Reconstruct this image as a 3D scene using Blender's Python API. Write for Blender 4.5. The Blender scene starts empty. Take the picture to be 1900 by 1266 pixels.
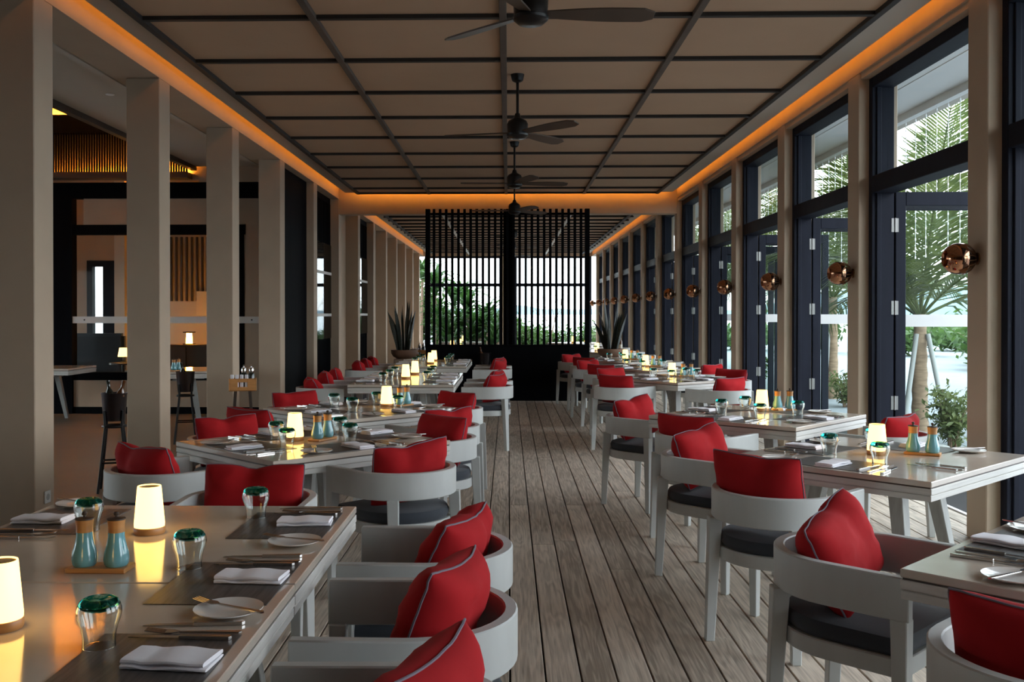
import bpy, bmesh, math, random
from mathutils import Vector, Matrix, Euler, noise
random.seed(7)
PI = math.pi
SC = bpy.context.scene
COL = SC.collection

# ------------------------------------------------------------------ camera, sky, exposure
cam_d = bpy.data.cameras.new('camera'); cam = bpy.data.objects.new('camera', cam_d); COL.objects.link(cam)
cam_d.sensor_width = 36.0; cam_d.sensor_fit = 'HORIZONTAL'
cam_d.lens = 36.0 * 1800 / 1900
cam_d.shift_x = 50 / 1900.0; cam_d.shift_y = -38 / 1900.0
cam_d.clip_end = 5000; cam_d.clip_start = 0.05
cam.location = (0, 0, 1.5)
cam.rotation_euler = (PI / 2 - math.atan(13 / 1800), 0, math.atan(43 / 1800))
SC.camera = cam
vs = SC.view_settings
vs.view_transform = 'Standard'; vs.look = 'None'; vs.gamma = 1; vs.use_curve_mapping = False
vs.exposure = 2.55
SC.cycles.max_bounces = 10; SC.cycles.diffuse_bounces = 6; SC.cycles.glossy_bounces = 4
SC.cycles.transparent_max_bounces = 24; SC.cycles.transmission_bounces = 8
SC.cycles.caustics_reflective = False; SC.cycles.caustics_refractive = False
SC.cycles.sample_clamp_indirect = 6.0
SKY = 1.2
w = bpy.data.worlds.new('dusk_sky'); SC.world = w; w.use_nodes = True
nt = w.node_tree; nt.nodes.clear()
wo = nt.nodes.new('ShaderNodeOutputWorld'); bg = nt.nodes.new('ShaderNodeBackground')
tc = nt.nodes.new('ShaderNodeTexCoord'); sx = nt.nodes.new('ShaderNodeSeparateXYZ'); cr = nt.nodes.new('ShaderNodeValToRGB')
nt.links.new(tc.outputs['Generated'], sx.inputs[0]); nt.links.new(sx.outputs['Z'], cr.inputs[0])
cr.color_ramp.elements[0].position = 0.0; cr.color_ramp.elements[0].color = (0.86, 0.93, 1.0, 1)
cr.color_ramp.elements[1].position = 0.6; cr.color_ramp.elements[1].color = (0.80, 0.90, 1.0, 1)
nt.links.new(cr.outputs[0], bg.inputs[0]); bg.inputs[1].default_value = SKY
nt.links.new(bg.outputs[0], wo.inputs[0])
LED = 3.4        # cove strips
LAMP = 0.95       # table lamp shades

# ------------------------------------------------------------------ materials
def new_mat(name):
    m = bpy.data.materials.new(name); m.use_nodes = True
    n = m.node_tree; b = n.nodes['Principled BSDF']
    return m, n, b
def lin(c):
    return tuple(((x / 255 + 0.055) / 1.055) ** 2.4 if x > 10 else x / 255 / 12.92 for x in c)
def plain(name, rgb, rough=0.5, metal=0.0, spec=0.5, var=0.0, scale=8.0, bump=0.0, stretch=(1, 1, 1), sheen=0.0, coat=0.0):
    """rgb is linear albedo; var mixes in a darker noise tone"""
    m, n, b = new_mat(name)
    b.inputs['Roughness'].default_value = rough; b.inputs['Metallic'].default_value = metal
    b.inputs['Specular IOR Level'].default_value = spec
    b.inputs['Base Color'].default_value = (*rgb, 1)
    if sheen: b.inputs['Sheen Weight'].default_value = sheen
    if coat:
        b.inputs['Coat Weight'].default_value = coat; b.inputs['Coat Roughness'].default_value = 0.06
    if var or bump:
        t = n.nodes.new('ShaderNodeTexCoord'); mp = n.nodes.new('ShaderNodeMapping'); mp.inputs['Scale'].default_value = stretch
        oi = n.nodes.new('ShaderNodeObjectInfo'); va = n.nodes.new('ShaderNodeVectorMath'); va.operation = 'ADD'
        ml = n.nodes.new('ShaderNodeMath'); ml.operation = 'MULTIPLY'; ml.inputs[1].default_value = 57.0
        n.links.new(oi.outputs['Random'], ml.inputs[0])
        nz = n.nodes.new('ShaderNodeTexNoise'); nz.inputs['Scale'].default_value = scale; nz.inputs['Detail'].default_value = 5
        n.links.new(t.outputs['Object'], va.inputs[0]); n.links.new(ml.outputs[0], va.inputs[1])
        n.links.new(va.outputs[0], mp.inputs[0]); n.links.new(mp.outputs[0], nz.inputs[0])
        if var:
            r = n.nodes.new('ShaderNodeValToRGB')
            r.color_ramp.elements[0].position = 0.3; r.color_ramp.elements[1].position = 0.7
            r.color_ramp.elements[0].color = (*[c * (1 - var) for c in rgb], 1)
            r.color_ramp.elements[1].color = (*[min(1, c * (1 + var * 0.6)) for c in rgb], 1)
            n.links.new(nz.outputs[0], r.inputs[0]); n.links.new(r.outputs[0], b.inputs['Base Color'])
        if bump:
            bp = n.nodes.new('ShaderNodeBump'); bp.inputs['Strength'].default_value = bump; bp.inputs['Distance'].default_value = 0.01
            n.links.new(nz.outputs[0], bp.inputs['Height']); n.links.new(bp.outputs[0], b.inputs['Normal'])
    return m
def emit(name, rgb, strength):
    m, n, b = new_mat(name)
    b.inputs['Base Color'].default_value = (*rgb, 1)
    b.inputs['Emission Color'].default_value = (*rgb, 1); b.inputs['Emission Strength'].default_value = strength
    return m
def glass(name, tint, ior=1.45, base=0.0, rough=0.0):
    m = bpy.data.materials.new(name); m.use_nodes = True; n = m.node_tree; n.nodes.clear()
    o = n.nodes.new('ShaderNodeOutputMaterial'); mx = n.nodes.new('ShaderNodeMixShader')
    tr = n.nodes.new('ShaderNodeBsdfTransparent'); gl = n.nodes.new('ShaderNodeBsdfGlossy'); fr = n.nodes.new('ShaderNodeFresnel')
    tr.inputs[0].default_value = (*tint, 1); gl.inputs['Roughness'].default_value = rough; fr.inputs[0].default_value = ior
    ad = n.nodes.new('ShaderNodeMath'); ad.operation = 'ADD'; ad.inputs[1].default_value = base; ad.use_clamp = True
    ge = n.nodes.new('ShaderNodeNewGeometry'); iv = n.nodes.new('ShaderNodeMath'); iv.operation = 'SUBTRACT'; iv.inputs[0].default_value = 1.0
    mu = n.nodes.new('ShaderNodeMath'); mu.operation = 'MULTIPLY'      # a thin sheet mirrors on its outer faces only
    n.links.new(fr.outputs[0], ad.inputs[0]); n.links.new(ge.outputs['Backfacing'], iv.inputs[1])
    n.links.new(ad.outputs[0], mu.inputs[0]); n.links.new(iv.outputs[0], mu.inputs[1]); n.links.new(mu.outputs[0], mx.inputs[0])
    n.links.new(tr.outputs[0], mx.inputs[1]); n.links.new(gl.outputs[0], mx.inputs[2]); n.links.new(mx.outputs[0], o.inputs[0])
    return m
def wood_planks(name, dark, light, rough=0.55):
    m, n, b = new_mat(name)
    t = n.nodes.new('ShaderNodeTexCoord'); oi = n.nodes.new('ShaderNodeObjectInfo')
    ml = n.nodes.new('ShaderNodeMath'); ml.operation = 'MULTIPLY'; ml.inputs[1].default_value = 91.0
    va = n.nodes.new('ShaderNodeVectorMath'); va.operation = 'ADD'
    n.links.new(oi.outputs['Random'], ml.inputs[0]); n.links.new(t.outputs['Object'], va.inputs[0]); n.links.new(ml.outputs[0], va.inputs[1])
    mp = n.nodes.new('ShaderNodeMapping'); mp.inputs['Scale'].default_value = (7, 0.7, 7)
    n.links.new(va.outputs[0], mp.inputs[0])
    big = n.nodes.new('ShaderNodeTexNoise'); big.inputs['Scale'].default_value = 1.0; big.inputs['Detail'].default_value = 3
    n.links.new(mp.outputs[0], big.inputs[0])
    # growth rings: sine of the stretched noise field gives cathedral grain
    m1 = n.nodes.new('ShaderNodeMath'); m1.operation = 'MULTIPLY'; m1.inputs[1].default_value = 75.0
    s1 = n.nodes.new('ShaderNodeMath'); s1.operation = 'SINE'
    n.links.new(big.outputs[0], m1.inputs[0]); n.links.new(m1.outputs[0], s1.inputs[0])
    mp2 = n.nodes.new('ShaderNodeMapping'); mp2.inputs['Scale'].default_value = (60, 2.0, 60)
    n.links.new(va.outputs[0], mp2.inputs[0])
    fine = n.nodes.new('ShaderNodeTexNoise'); fine.inputs['Scale'].default_value = 1.5; fine.inputs['Detail'].default_value = 4
    n.links.new(mp2.outputs[0], fine.inputs[0])
    a1 = n.nodes.new('ShaderNodeMath'); a1.operation = 'MULTIPLY_ADD'; a1.inputs[1].default_value = 0.10
    n.links.new(s1.outputs[0], a1.inputs[0]); n.links.new(fine.outputs[0], a1.inputs[2])
    a2 = n.nodes.new('ShaderNodeMath'); a2.operation = 'MULTIPLY_ADD'; a2.inputs[1].default_value = 0.30
    rm = n.nodes.new('ShaderNodeMath'); rm.operation = 'SUBTRACT'; rm.inputs[1].default_value = 0.5
    n.links.new(oi.outputs['Random'], rm.inputs[0]); n.links.new(rm.outputs[0], a2.inputs[0]); n.links.new(a1.outputs[0], a2.inputs[2])
    r = n.nodes.new('ShaderNodeValToRGB'); r.color_ramp.elements[0].position = 0.25; r.color_ramp.elements[1].position = 0.75
    r.color_ramp.elements[0].color = (*dark, 1); r.color_ramp.elements[1].color = (*light, 1)
    n.links.new(a2.outputs[0], r.inputs[0]); n.links.new(r.outputs[0], b.inputs['Base Color'])
    bp = n.nodes.new('ShaderNodeBump'); bp.inputs['Strength'].default_value = 0.25; bp.inputs['Distance'].default_value = 0.004
    n.links.new(a1.outputs[0], bp.inputs['Height']); n.links.new(bp.outputs[0], b.inputs['Normal'])
    b.inputs['Roughness'].default_value = rough
    return m

M = {}
M['plank'] = wood_planks('weathered_grey_planks', (0.30, 0.245, 0.19), (0.64, 0.54, 0.435))
M['deck'] = wood_planks('bleached_deck_planks', (0.55, 0.51, 0.46), (0.78, 0.74, 0.69))
M['subfloor'] = plain('dark_gap', (0.012, 0.011, 0.01), 0.9)
M['column'] = plain('beige_plaster', (0.45, 0.345, 0.25), 0.75, var=0.05, scale=3, bump=0.03)
M['panel'] = plain('taupe_ceiling_panel', (0.54, 0.365, 0.24), 0.8, var=0.04, scale=2)
M['trimband'] = plain('grey_ceiling_margin', (0.50, 0.44, 0.37), 0.75)
M['batten'] = plain('black_stained_batten', (0.022, 0.018, 0.016), 0.6)
M['batten_brown'] = plain('brown_stained_beam', (0.10, 0.075, 0.058), 0.6, var=0.2, scale=6)
M['eave'] = plain('white_eave_board', (0.80, 0.79, 0.77), 0.7)
M['darkwall'] = plain('dark_timber_wall', (0.10, 0.085, 0.07), 0.7)
M['soffit'] = plain('grey_white_plaster', (0.55, 0.50, 0.43), 0.8)
M['black'] = plain('blue_black_timber', (0.004, 0.0045, 0.006), 0.8, spec=0.05, var=0.25, scale=14, stretch=(1, 1, 0.1))
M['frame'] = plain('navy_black_frame', (0.011, 0.013, 0.022), 0.6, spec=0.14, var=0.2, scale=14, stretch=(1, 1, 0.1))
M['brown_dark'] = plain('dark_brown_wood', (0.045, 0.028, 0.018), 0.5)
M['tilefloor'] = plain('brown_stone_floor', (0.20, 0.155, 0.115), 0.45, var=0.12, scale=1.2)
M['chair'] = plain('grey_painted_wood', (0.50, 0.51, 0.49), 0.45, var=0.06, scale=12, stretch=(1, 1, 0.3))
M['seat'] = plain('charcoal_upholstery', (0.028, 0.034, 0.044), 0.85, bump=0.15, scale=300, sheen=0.2)
M['red'] = plain('red_woven_cotton', (0.36, 0.009, 0.012), 0.9, spec=0.2, var=0.10, scale=7, bump=0.06)
M['piping'] = plain('grey_piping_cord', (0.16, 0.13, 0.16), 0.85)
M['tabletop'] = plain('polished_limed_top', (0.56, 0.48, 0.40), 0.11, spec=0.6, var=0.16, scale=2.2, bump=0.012)
M['tableedge'] = plain('limed_oak_edge', (0.58, 0.56, 0.52), 0.5, var=0.12, scale=5, stretch=(0.8, 0.8, 14), bump=0.05)
M['tableleg'] = plain('grey_washed_oak', (0.33, 0.33, 0.31), 0.5, var=0.15, scale=6, stretch=(8, 8, 1))
M['mat'] = plain('charcoal_woven_vinyl', (0.085, 0.078, 0.074), 0.42, var=0.55, scale=7, stretch=(1, 14, 1), bump=0.05)
M['napkin'] = plain('white_linen', (0.86, 0.84, 0.87), 0.85, bump=0.04, scale=40)
M['china'] = plain('white_china', (0.72, 0.68, 0.63), 0.12, spec=0.6)
M['steel'] = plain('polished_steel', (0.55, 0.52, 0.49), 0.16, metal=1.0)
M['hinge'] = plain('satin_nickel', (0.20, 0.195, 0.185), 0.4, metal=1.0)
def thick_glass(name, rgb, mottle=None):
    m = bpy.data.materials.new(name); m.use_nodes = True; n = m.node_tree; n.nodes.clear()
    o = n.nodes.new('ShaderNodeOutputMaterial'); g = n.nodes.new('ShaderNodeBsdfGlass'); g.inputs['IOR'].default_value = 1.42
    g.inputs['Color'].default_value = (*rgb, 1); n.links.new(g.outputs[0], o.inputs[0])
    if mottle:
        t = n.nodes.new('ShaderNodeTexCoord'); z = n.nodes.new('ShaderNodeTexNoise'); z.inputs['Scale'].default_value = 70
        r = n.nodes.new('ShaderNodeValToRGB'); r.color_ramp.elements[0].position = 0.42; r.color_ramp.elements[1].position = 0.62
        r.color_ramp.elements[0].color = (*rgb, 1); r.color_ramp.elements[1].color = (*mottle, 1)
        n.links.new(t.outputs['Object'], z.inputs[0]); n.links.new(z.outputs[0], r.inputs[0]); n.links.new(r.outputs[0], g.inputs['Color'])
    return m
M['glass'] = thick_glass('clear_drinking_glass', (0.97, 0.99, 0.985))
M['teal'] = thick_glass('teal_glass_base', (0.06, 0.50, 0.47), (0.75, 0.97, 0.93))
M['pane'] = glass('window_pane', (0.94, 0.97, 0.96), 1.13)
M['darkpane'] = glass('mirror_dark_pane', (0.55, 0.58, 0.60), 1.16, 0.0, 0.03)
M['strip'] = plain('frosted_safety_strip', (0.66, 0.66, 0.64), 0.7)
M['tealglaze'] = plain('turquoise_glaze', (0.16, 0.40, 0.45), 0.15, spec=0.6, coat=0.5)
M['warmwood'] = plain('honey_beech', (0.52, 0.24, 0.075), 0.4, var=0.15, scale=10, stretch=(1, 1, 8))
M['blackmetal'] = plain('black_metal', (0.018, 0.017, 0.017), 0.35, metal=0.6)
M['fanblade'] = plain('walnut_fan_blade', (0.07, 0.045, 0.03), 0.45, var=0.2, scale=5)
M['copper'] = plain('polished_copper', (0.40, 0.20, 0.115), 0.10, metal=1.0)
M['cagecopper'] = plain('antique_copper_bars', (0.30, 0.17, 0.10), 0.3, metal=1.0)
M['bucket'] = plain('dark_pewter', (0.10, 0.09, 0.10), 0.28, metal=1.0)
M['shade'] = emit('lit_opal_shade', (1.0, 0.56, 0.13), LAMP)
M['shade_inner'] = plain('shade_inside_rim', (0.30, 0.22, 0.14), 0.7)
M['led'] = emit('orange_led_strip', (1.0, 0.36, 0.035), LED)
M['led2'] = emit('amber_led_strip', (1.0, 0.34, 0.03), LED * 8.0)
M['led3'] = emit('orange_beam_strip', (1.0, 0.38, 0.035), LED * 3.2)
M['bottle'] = plain('dark_bottle_glass', (0.012, 0.016, 0.012), 0.08, spec=0.8)
M['amber'] = plain('brown_bottle_glass', (0.10, 0.035, 0.012), 0.1, spec=0.8)
M['sand'] = plain('white_coral_sand', (0.235, 0.25, 0.27), 0.95, var=0.10, scale=1.5, bump=0.3)
M['sea'] = plain('pale_sea', (0.30, 0.38, 0.42), 0.2, bump=0.2, scale=0.4)
M['hill'] = plain('haze_tinted_hill', (0.15, 0.22, 0.26), 0.95, var=0.2, scale=0.02)  # blue-grey base colour stands in for distant haze over the hills
M['rock'] = plain('grey_coral_rock', (0.28, 0.27, 0.26), 0.9, var=0.3, scale=4)
M['trunk'] = plain('palm_trunk_bark', (0.30, 0.20, 0.13), 0.9, var=0.3, scale=6, stretch=(1, 1, 6))
M['pole'] = plain('grey_support_pole', (0.36, 0.36, 0.35), 0.7)
def leaf_mat(name, rgb):
    m, n, b = new_mat(name)
    oi = n.nodes.new('ShaderNodeObjectInfo'); t = n.nodes.new('ShaderNodeTexCoord')
    nz = n.nodes.new('ShaderNodeTexNoise'); nz.inputs['Scale'].default_value = 5
    n.links.new(t.outputs['Object'], nz.inputs[0])
    r = n.nodes.new('ShaderNodeValToRGB')
    r.color_ramp.elements[0].position = 0.3; r.color_ramp.elements[1].position = 0.75
    r.color_ramp.elements[0].color = (*[c * 0.6 for c in rgb], 1)
    r.color_ramp.elements[1].color = (rgb[0] * 1.7, rgb[1] * 1.35, rgb[2] * 1.1, 1)
    n.links.new(nz.outputs[0], r.inputs[0])
    tl = n.nodes.new('ShaderNodeBsdfTranslucent'); mx = n.nodes.new('ShaderNodeMixShader'); mx.inputs[0].default_value = 0.35
    b.inputs['Roughness'].default_value = 0.5
    n.links.new(r.outputs[0], b.inputs['Base Color']); n.links.new(r.outputs[0], tl.inputs[0])
    o = n.nodes['Material Output']
    n.links.new(b.outputs[0], mx.inputs[1]); n.links.new(tl.outputs[0], mx.inputs[2]); n.links.new(mx.outputs[0], o.inputs[0])
    return m
M['palmleaf'] = leaf_mat('palm_leaf', (0.075, 0.120, 0.034))
M['bushleaf'] = leaf_mat('bush_leaf', (0.055, 0.125, 0.026))
M['pandan'] = leaf_mat('strap_leaf', (0.048, 0.13, 0.032))
M['greyleaf'] = leaf_mat('silver_shrub_leaf', (0.125, 0.175, 0.07))
M['snake'] = plain('dark_sword_leaf', (0.030, 0.040, 0.030), 0.4, var=0.4, scale=12, stretch=(1, 1, 4))
M['terracotta'] = plain('brown_planter', (0.22, 0.12, 0.075), 0.6, var=0.15, scale=6)
M['beigepot'] = plain('beige_pedestal', (0.36, 0.28, 0.21), 0.7)
M['whitebulb'] = plain('clear_white_bulb', (0.85, 0.85, 0.85), 0.3)
M['whiteboard'] = plain('cream_panel', (0.66, 0.60, 0.50), 0.7)

# ------------------------------------------------------------------ mesh helpers
class MB:
    def __init__(s): s.v = []; s.f = []
    def add(s, vs_, fs_):
        o = len(s.v); s.v += [tuple(p) for p in vs_]; s.f += [tuple(i + o for i in q) for q in fs_]; return s
    def box(s, x0, x1, y0, y1, z0, z1):
        return s.add([(x, y, z) for z in (z0, z1) for y in (y0, y1) for x in (x0, x1)],
                     [(0, 2, 3, 1), (4, 5, 7, 6), (0, 1, 5, 4), (2, 6, 7, 3), (0, 4, 6, 2), (1, 3, 7, 5)])
    def obox(s, mat, hx, hy, hz):
        vs_ = [mat @ Vector((x * hx, y * hy, z * hz)) for z in (-1, 1) for y in (-1, 1) for x in (-1, 1)]
        return s.add(vs_, [(0, 2, 3, 1), (4, 5, 7, 6), (0, 1, 5, 4), (2, 6, 7, 3), (0, 4, 6, 2), (1, 3, 7, 5)])
    def post(s, a, b, wa, wb, rot=0.0):
        """square tapered post from a to b"""
        a = Vector(a); b = Vector(b); c, n = math.cos(rot), math.sin(rot)
        vs_ = []
        for p, h in ((a, wa / 2), (b, wb / 2)):
            for dx, dy in ((-h, -h), (h, -h), (h, h), (-h, h)):
                vs_.append(p + Vector((dx * c - dy * n, dx * n + dy * c, 0)))
        return s.add(vs_, [(3, 2, 1, 0), (4, 5, 6, 7), (0, 1, 5, 4), (1, 2, 6, 5), (2, 3, 7, 6), (3, 0, 4, 7)])
    def lathe(s, prof, n=20, mat=None, cap0=True, cap1=True):
        vs_ = []; fs_ = []
        for r, z in prof:
            for i in range(n):
                a = 2 * PI * i / n; p = Vector((r * math.cos(a), r * math.sin(a), z))
                vs_.append(mat @ p if mat else p)
        for k in range(len(prof) - 1):
            for i in range(n):
                j = (i + 1) % n; fs_.append((k * n + i, k * n + j, (k + 1) * n + j, (k + 1) * n + i))
        if cap0: fs_.append(tuple(reversed(range(n))))
        if cap1: fs_.append(tuple((len(prof) - 1) * n + i for i in range(n)))
        return s.add(vs_, fs_)
    def tube(s, pts, r, n=8, closed=False):
        pts = [Vector(p) for p in pts]; rs = r if isinstance(r, (list, tuple)) else [r] * len(pts)
        vs_ = []; fs_ = []; m = len(pts); up = Vector((0, 0, 1)); prev = None
        for i, p in enumerate(pts):
            d = (pts[(i + 1) % m] - pts[i - 1]) if closed else (pts[min(i + 1, m - 1)] - pts[max(i - 1, 0)])
            d.normalize()
            if prev is None:
                ax = up if abs(d.z) < 0.9 else Vector((1, 0, 0)); u = d.cross(ax).normalized()
            else:
                u = (prev - d * prev.dot(d)).normalized()
            prev = u; v_ = d.cross(u)
            for k in range(n):
                a = 2 * PI * k / n; vs_.append(p + (u * math.cos(a) + v_ * math.sin(a)) * rs[i])
        for i in range(m if closed else m - 1):
            j = (i + 1) % m
            for k in range(n):
                l = (k + 1) % n; fs_.append((i * n + k, i * n + l, j * n + l, j * n + k))
        if not closed:
            fs_.append(tuple(reversed(range(n)))); fs_.append(tuple((m - 1) * n + k for k in range(n)))
        return s.add(vs_, fs_)
    def prism(s, outer, z0, z1):
        n = len(outer)
        vs_ = [(x, y, z0) for x, y in outer] + [(x, y, z1) for x, y in outer]
        return s.add(vs_, [tuple(reversed(range(n))), tuple(range(n, 2 * n))] + [(i, (i + 1) % n, n + (i + 1) % n, n + i) for i in range(n)])
    def ring(s, outer, inner, z0, z1):
        """open strip between two equally long outlines, extruded"""
        n = len(outer)
        vs_ = [(x, y, z0) for x, y in outer] + [(x, y, z1) for x, y in outer] + [(x, y, z0) for x, y in inner] + [(x, y, z1) for x, y in inner]
        fs_ = []
        for i in range(n - 1):
            a, b, c, d = i, n + i, 2 * n + i, 3 * n + i
            fs_ += [(a, a + 1, b + 1, b), (c + 1, c, d, d + 1), (b, b + 1, d + 1, d), (a + 1, a, c, c + 1)]
        fs_ += [(0, n, 3 * n, 2 * n), (2 * n - 1, n - 1, 3 * n - 1, 4 * n - 1)]
        return s.add(vs_, fs_)
    def mesh(s, name, mat, smooth=False, bevel=0.0, seg=1, angle=35):
        me = bpy.data.meshes.new(name); bm = bmesh.new()
        vv = [bm.verts.new(p) for p in s.v]
        for q in s.f:
            try: bm.faces.new([vv[i] for i in q])
            except ValueError: pass
        bmesh.ops.recalc_face_normals(bm, faces=bm.faces)
        if bevel:
            ed = [e for e in bm.edges if len(e.link_faces) == 2 and e.calc_face_angle(0) > math.radians(angle)]
            bmesh.ops.bevel(bm, geom=ed, offset=bevel, segments=seg, affect='EDGES', clamp_overlap=True)
        if smooth:
            for q in bm.faces: q.smooth = True
            for e in bm.edges:
                if len(e.link_faces) == 2 and e.calc_face_angle(0) > math.radians(40): e.smooth = False
        bm.to_mesh(me); bm.free(); me.materials.append(mat); return me
    def build(s, name, mat, parent=None, **k):
        return put(name, s.mesh(name, mat, **k), parent)
def put(name, me, parent=None):
    o = bpy.data.objects.new(name, me); COL.objects.link(o)
    if parent: o.parent = parent
    return o
def tag(o, label=None, cat=None, group=None, kind=None):
    if label: o['label'] = label
    if cat: o['category'] = cat
    if group: o['group'] = group
    if kind: o['kind'] = kind
    return o
def empty(name, loc=(0, 0, 0), rz=0.0, parent=None):
    o = bpy.data.objects.new(name, None); COL.objects.link(o); o.empty_display_size = 0.1
    o.location = loc; o.rotation_euler = (0, 0, rz)
    if parent: o.parent = parent
    return o
def clone(o, parent=None):
    c = o.copy(); COL.objects.link(c)
    if parent: c.parent = parent
    for k in ('label', 'group'):
        if parent is None and k in c: del c[k]
    for ch in o.children: clone(ch, c)
    return c
PROTO = {}
def inst(key, builder, loc, rz=0.0, rot=None):
    """the first use is the prototype itself, each later one a copy with its parts"""
    if key not in PROTO: PROTO[key] = o = builder()
    else: o = clone(PROTO[key])
    o.location = loc
    o.rotation_euler = rot if rot is not None else (0, 0, rz)
    return o
def struct(name, mb, mat, parent=None, **k):
    o = mb.build(name, mat, parent, **k)
    if parent is None: o['kind'] = 'structure'
    return o

# ------------------------------------------------------------------ dimensions
XR, XL = 3.08, -3.12            # aisle faces of the two rows of columns
CY = lambda k: 6.32 + 2.3 * k   # near face of column k, 0.27 deep
CD = 0.27
YB, YF = -2.9, 36.0             # room ends
ZC = 3.70                       # underside of the hung ceiling
ZH = 3.61                       # underside of the side headers

# ------------------------------------------------------------------ floor
fl = struct('floor', MB().box(-3.5, 4.75, YB, YF, -0.09, -0.03), M['subfloor'])
PW, GAP = 0.147, 0.0085
plank_meshes = {}
def plank_mesh(L, mat='plank'):
    k = (round(L, 2), mat)
    if k not in plank_meshes:
        plank_meshes[k] = MB().box(-PW / 2 + GAP / 2, PW / 2 - GAP / 2, 0, L - 0.004, -0.03, 0).mesh('plank', M[mat], bevel=0.002)
    return plank_meshes[k]
rest = MB(); cand = []
for i in range(-22, 23):
    xc = 0.008 + PW * (i + 0.5)
    if xc - PW / 2 < -3.15 or xc + PW / 2 > 3.42: continue
    y = YB; L0 = random.choice((1.9, 2.5, 3.1, 3.7, 4.3))
    while y < YF - 0.05:
        L = min(L0, YF - y); L0 = random.choice((3.1, 3.7, 4.3, 4.9))
        if YF - y - L < 0.5: L = YF - y
        cand.append((xc, y, round(L, 2))); y += L
def plank_seen(c):
    x, y, L = c
    if y + L < 2.6 or y > 22: return 1e9
    return y + 0.4 * abs(x - 0.3)
cand.sort(key=plank_seen)
for n_, (xc, y, L) in enumerate(cand):
    if n_ < 230 and plank_seen((xc, y, L)) < 1e8:
        p = put('plank', plank_mesh(L), fl); p.location = (xc, y, 0)
    else:
        rest.box(xc - PW / 2 + GAP / 2, xc + PW / 2 - GAP / 2, y, y + L - 0.004, -0.03, 0)
rp = rest.build('distant_planks', M['plank'], fl); rp['kind'] = 'stuff'
struct('floor_side_room', MB().box(-11, -3.15, YB, 22.0, -0.2, 0.0), M['tilefloor'])
# bleached deck outside the doors, planks run across
dk = struct('deck', MB().box(3.44, 4.75, YB, YF, -0.30, -0.16), M['subfloor'])
y = 3.0
while y < 22:
    p = put('deck_plank', plank_meshes.setdefault('deckp', MB().box(3.45, 4.74, 0.004, 0.136, -0.16, -0.13).mesh('deck_plank', M['deck'], bevel=0.002)), dk)
    p.location = (0, y, 0); y += 0.14
dr = MB()
while y < YF:
    dr.box(3.45, 4.74, y + 0.004, y + 0.136, -0.16, -0.13); y += 0.14
dr.build('distant_deck_planks', M['deck'], dk)['kind'] = 'stuff'
struct('threshold', MB().box(3.405, 3.44, YB, YF, -0.14, 0.004), M['strip'])

# ------------------------------------------------------------------ columns, headers, piers
def column(side, k):
    y0 = CY(k)
    if side == 'R':
        o = struct('column', MB().box(XR, XR + 0.34, y0, y0 + CD, 0, ZH), M['column'], bevel=0.006)
    else:
        o = struct('column', MB().box(XL - 0.30, XL, y0, y0 + CD, 0, ZH), M['column'], bevel=0.006)
    return o
for k in range(-3, 13):
    column('R', k); column('L', k)
struct('header_right', MB().box(XR, XR + 0.36, YB, YF, ZH, 4.05), M['column'])
struct('header_left', MB().box(XL - 0.42, XL, YB, YF, ZH, 4.05), M['column'])
struct('cross_beam', MB().box(XL, XR, 17.82, 18.09, 3.33, 4.05), M['column'])
# ------------------------------------------------------------------ hung ceiling with battens and orange cove
ce = empty('ceiling'); ce['kind'] = 'structure'
MB().box(XL, XR, YB, YF, 4.0, 4.06).build('upper_ceiling', M['soffit'], ce)
XB = [-2.73, -1.44, -0.04, 1.37, 2.69]
YBT = [7.15 + 1.22 * k for k in range(-8, 9)]
YE0, YE1 = -2.6, 17.62
MB().box(-2.97, 2.97, YE0, YE1, ZC + 0.012, ZC + 0.03).build('ceiling_raft', M['trimband'], ce)
for sgn, x0, x1 in ((-1, -2.97, XB[0]), (1, XB[4], 2.97)):
    MB().box(x0, x1, YE0, YE1, ZC, ZC + 0.012).build('margin_band', M['trimband'], ce)
ys = [YE0] + YBT + [YE1]
for i in range(4):
    for a, b in zip(ys, ys[1:]):
        if b < 3.0: continue
        if b - a < 0.1: continue
        MB().box(XB[i] + 0.006, XB[i + 1] - 0.006, a + 0.006, b - 0.006, ZC, ZC + 0.012).build('panel', M['panel'], ce)
for yb in YBT + [YE1 - 0.03]:
    MB().box(XB[0], XB[4], yb - 0.026, yb + 0.026, ZC - 0.030, ZC + 0.004).build('batten', M['batten'], ce, bevel=0.003)
for i, xb in enumerate(XB):
    MB().box(xb - 0.027, xb + 0.027, YE0, YE1, ZC - 0.036, ZC + 0.004).build('beam', M['batten'] if i in (0, 4) else M['batten_brown'], ce, bevel=0.003)
# far room ceiling
MB().box(-2.97, 2.97, 18.25, 35.6, ZC + 0.012, ZC + 0.03).build('far_ceiling_raft', M['panel'], ce)
for sgn in (-1, 1):
    MB().box(min(sgn * 2.8, sgn * 2.97), max(sgn * 2.8, sgn * 2.97), 18.25, 35.6, ZC, ZC + 0.012).build('margin_band', M['trimband'], ce)
yb = 18.5
while yb < 35.4:
    MB().box(-2.82, 2.82, yb - 0.03, yb + 0.03, ZC - 0.03, ZC + 0.012).build('batten', M['batten'], ce); yb += 0.86
for xb in XB:
    MB().box(xb - 0.03, xb + 0.03, 18.25, 35.6, ZC - 0.036, ZC + 0.004).build('beam', M['strip'] if abs(abs(xb) - 1.4) < 0.1 else M['batten'], ce)  # pale colour on two inner beams stands in for reflected light
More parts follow.
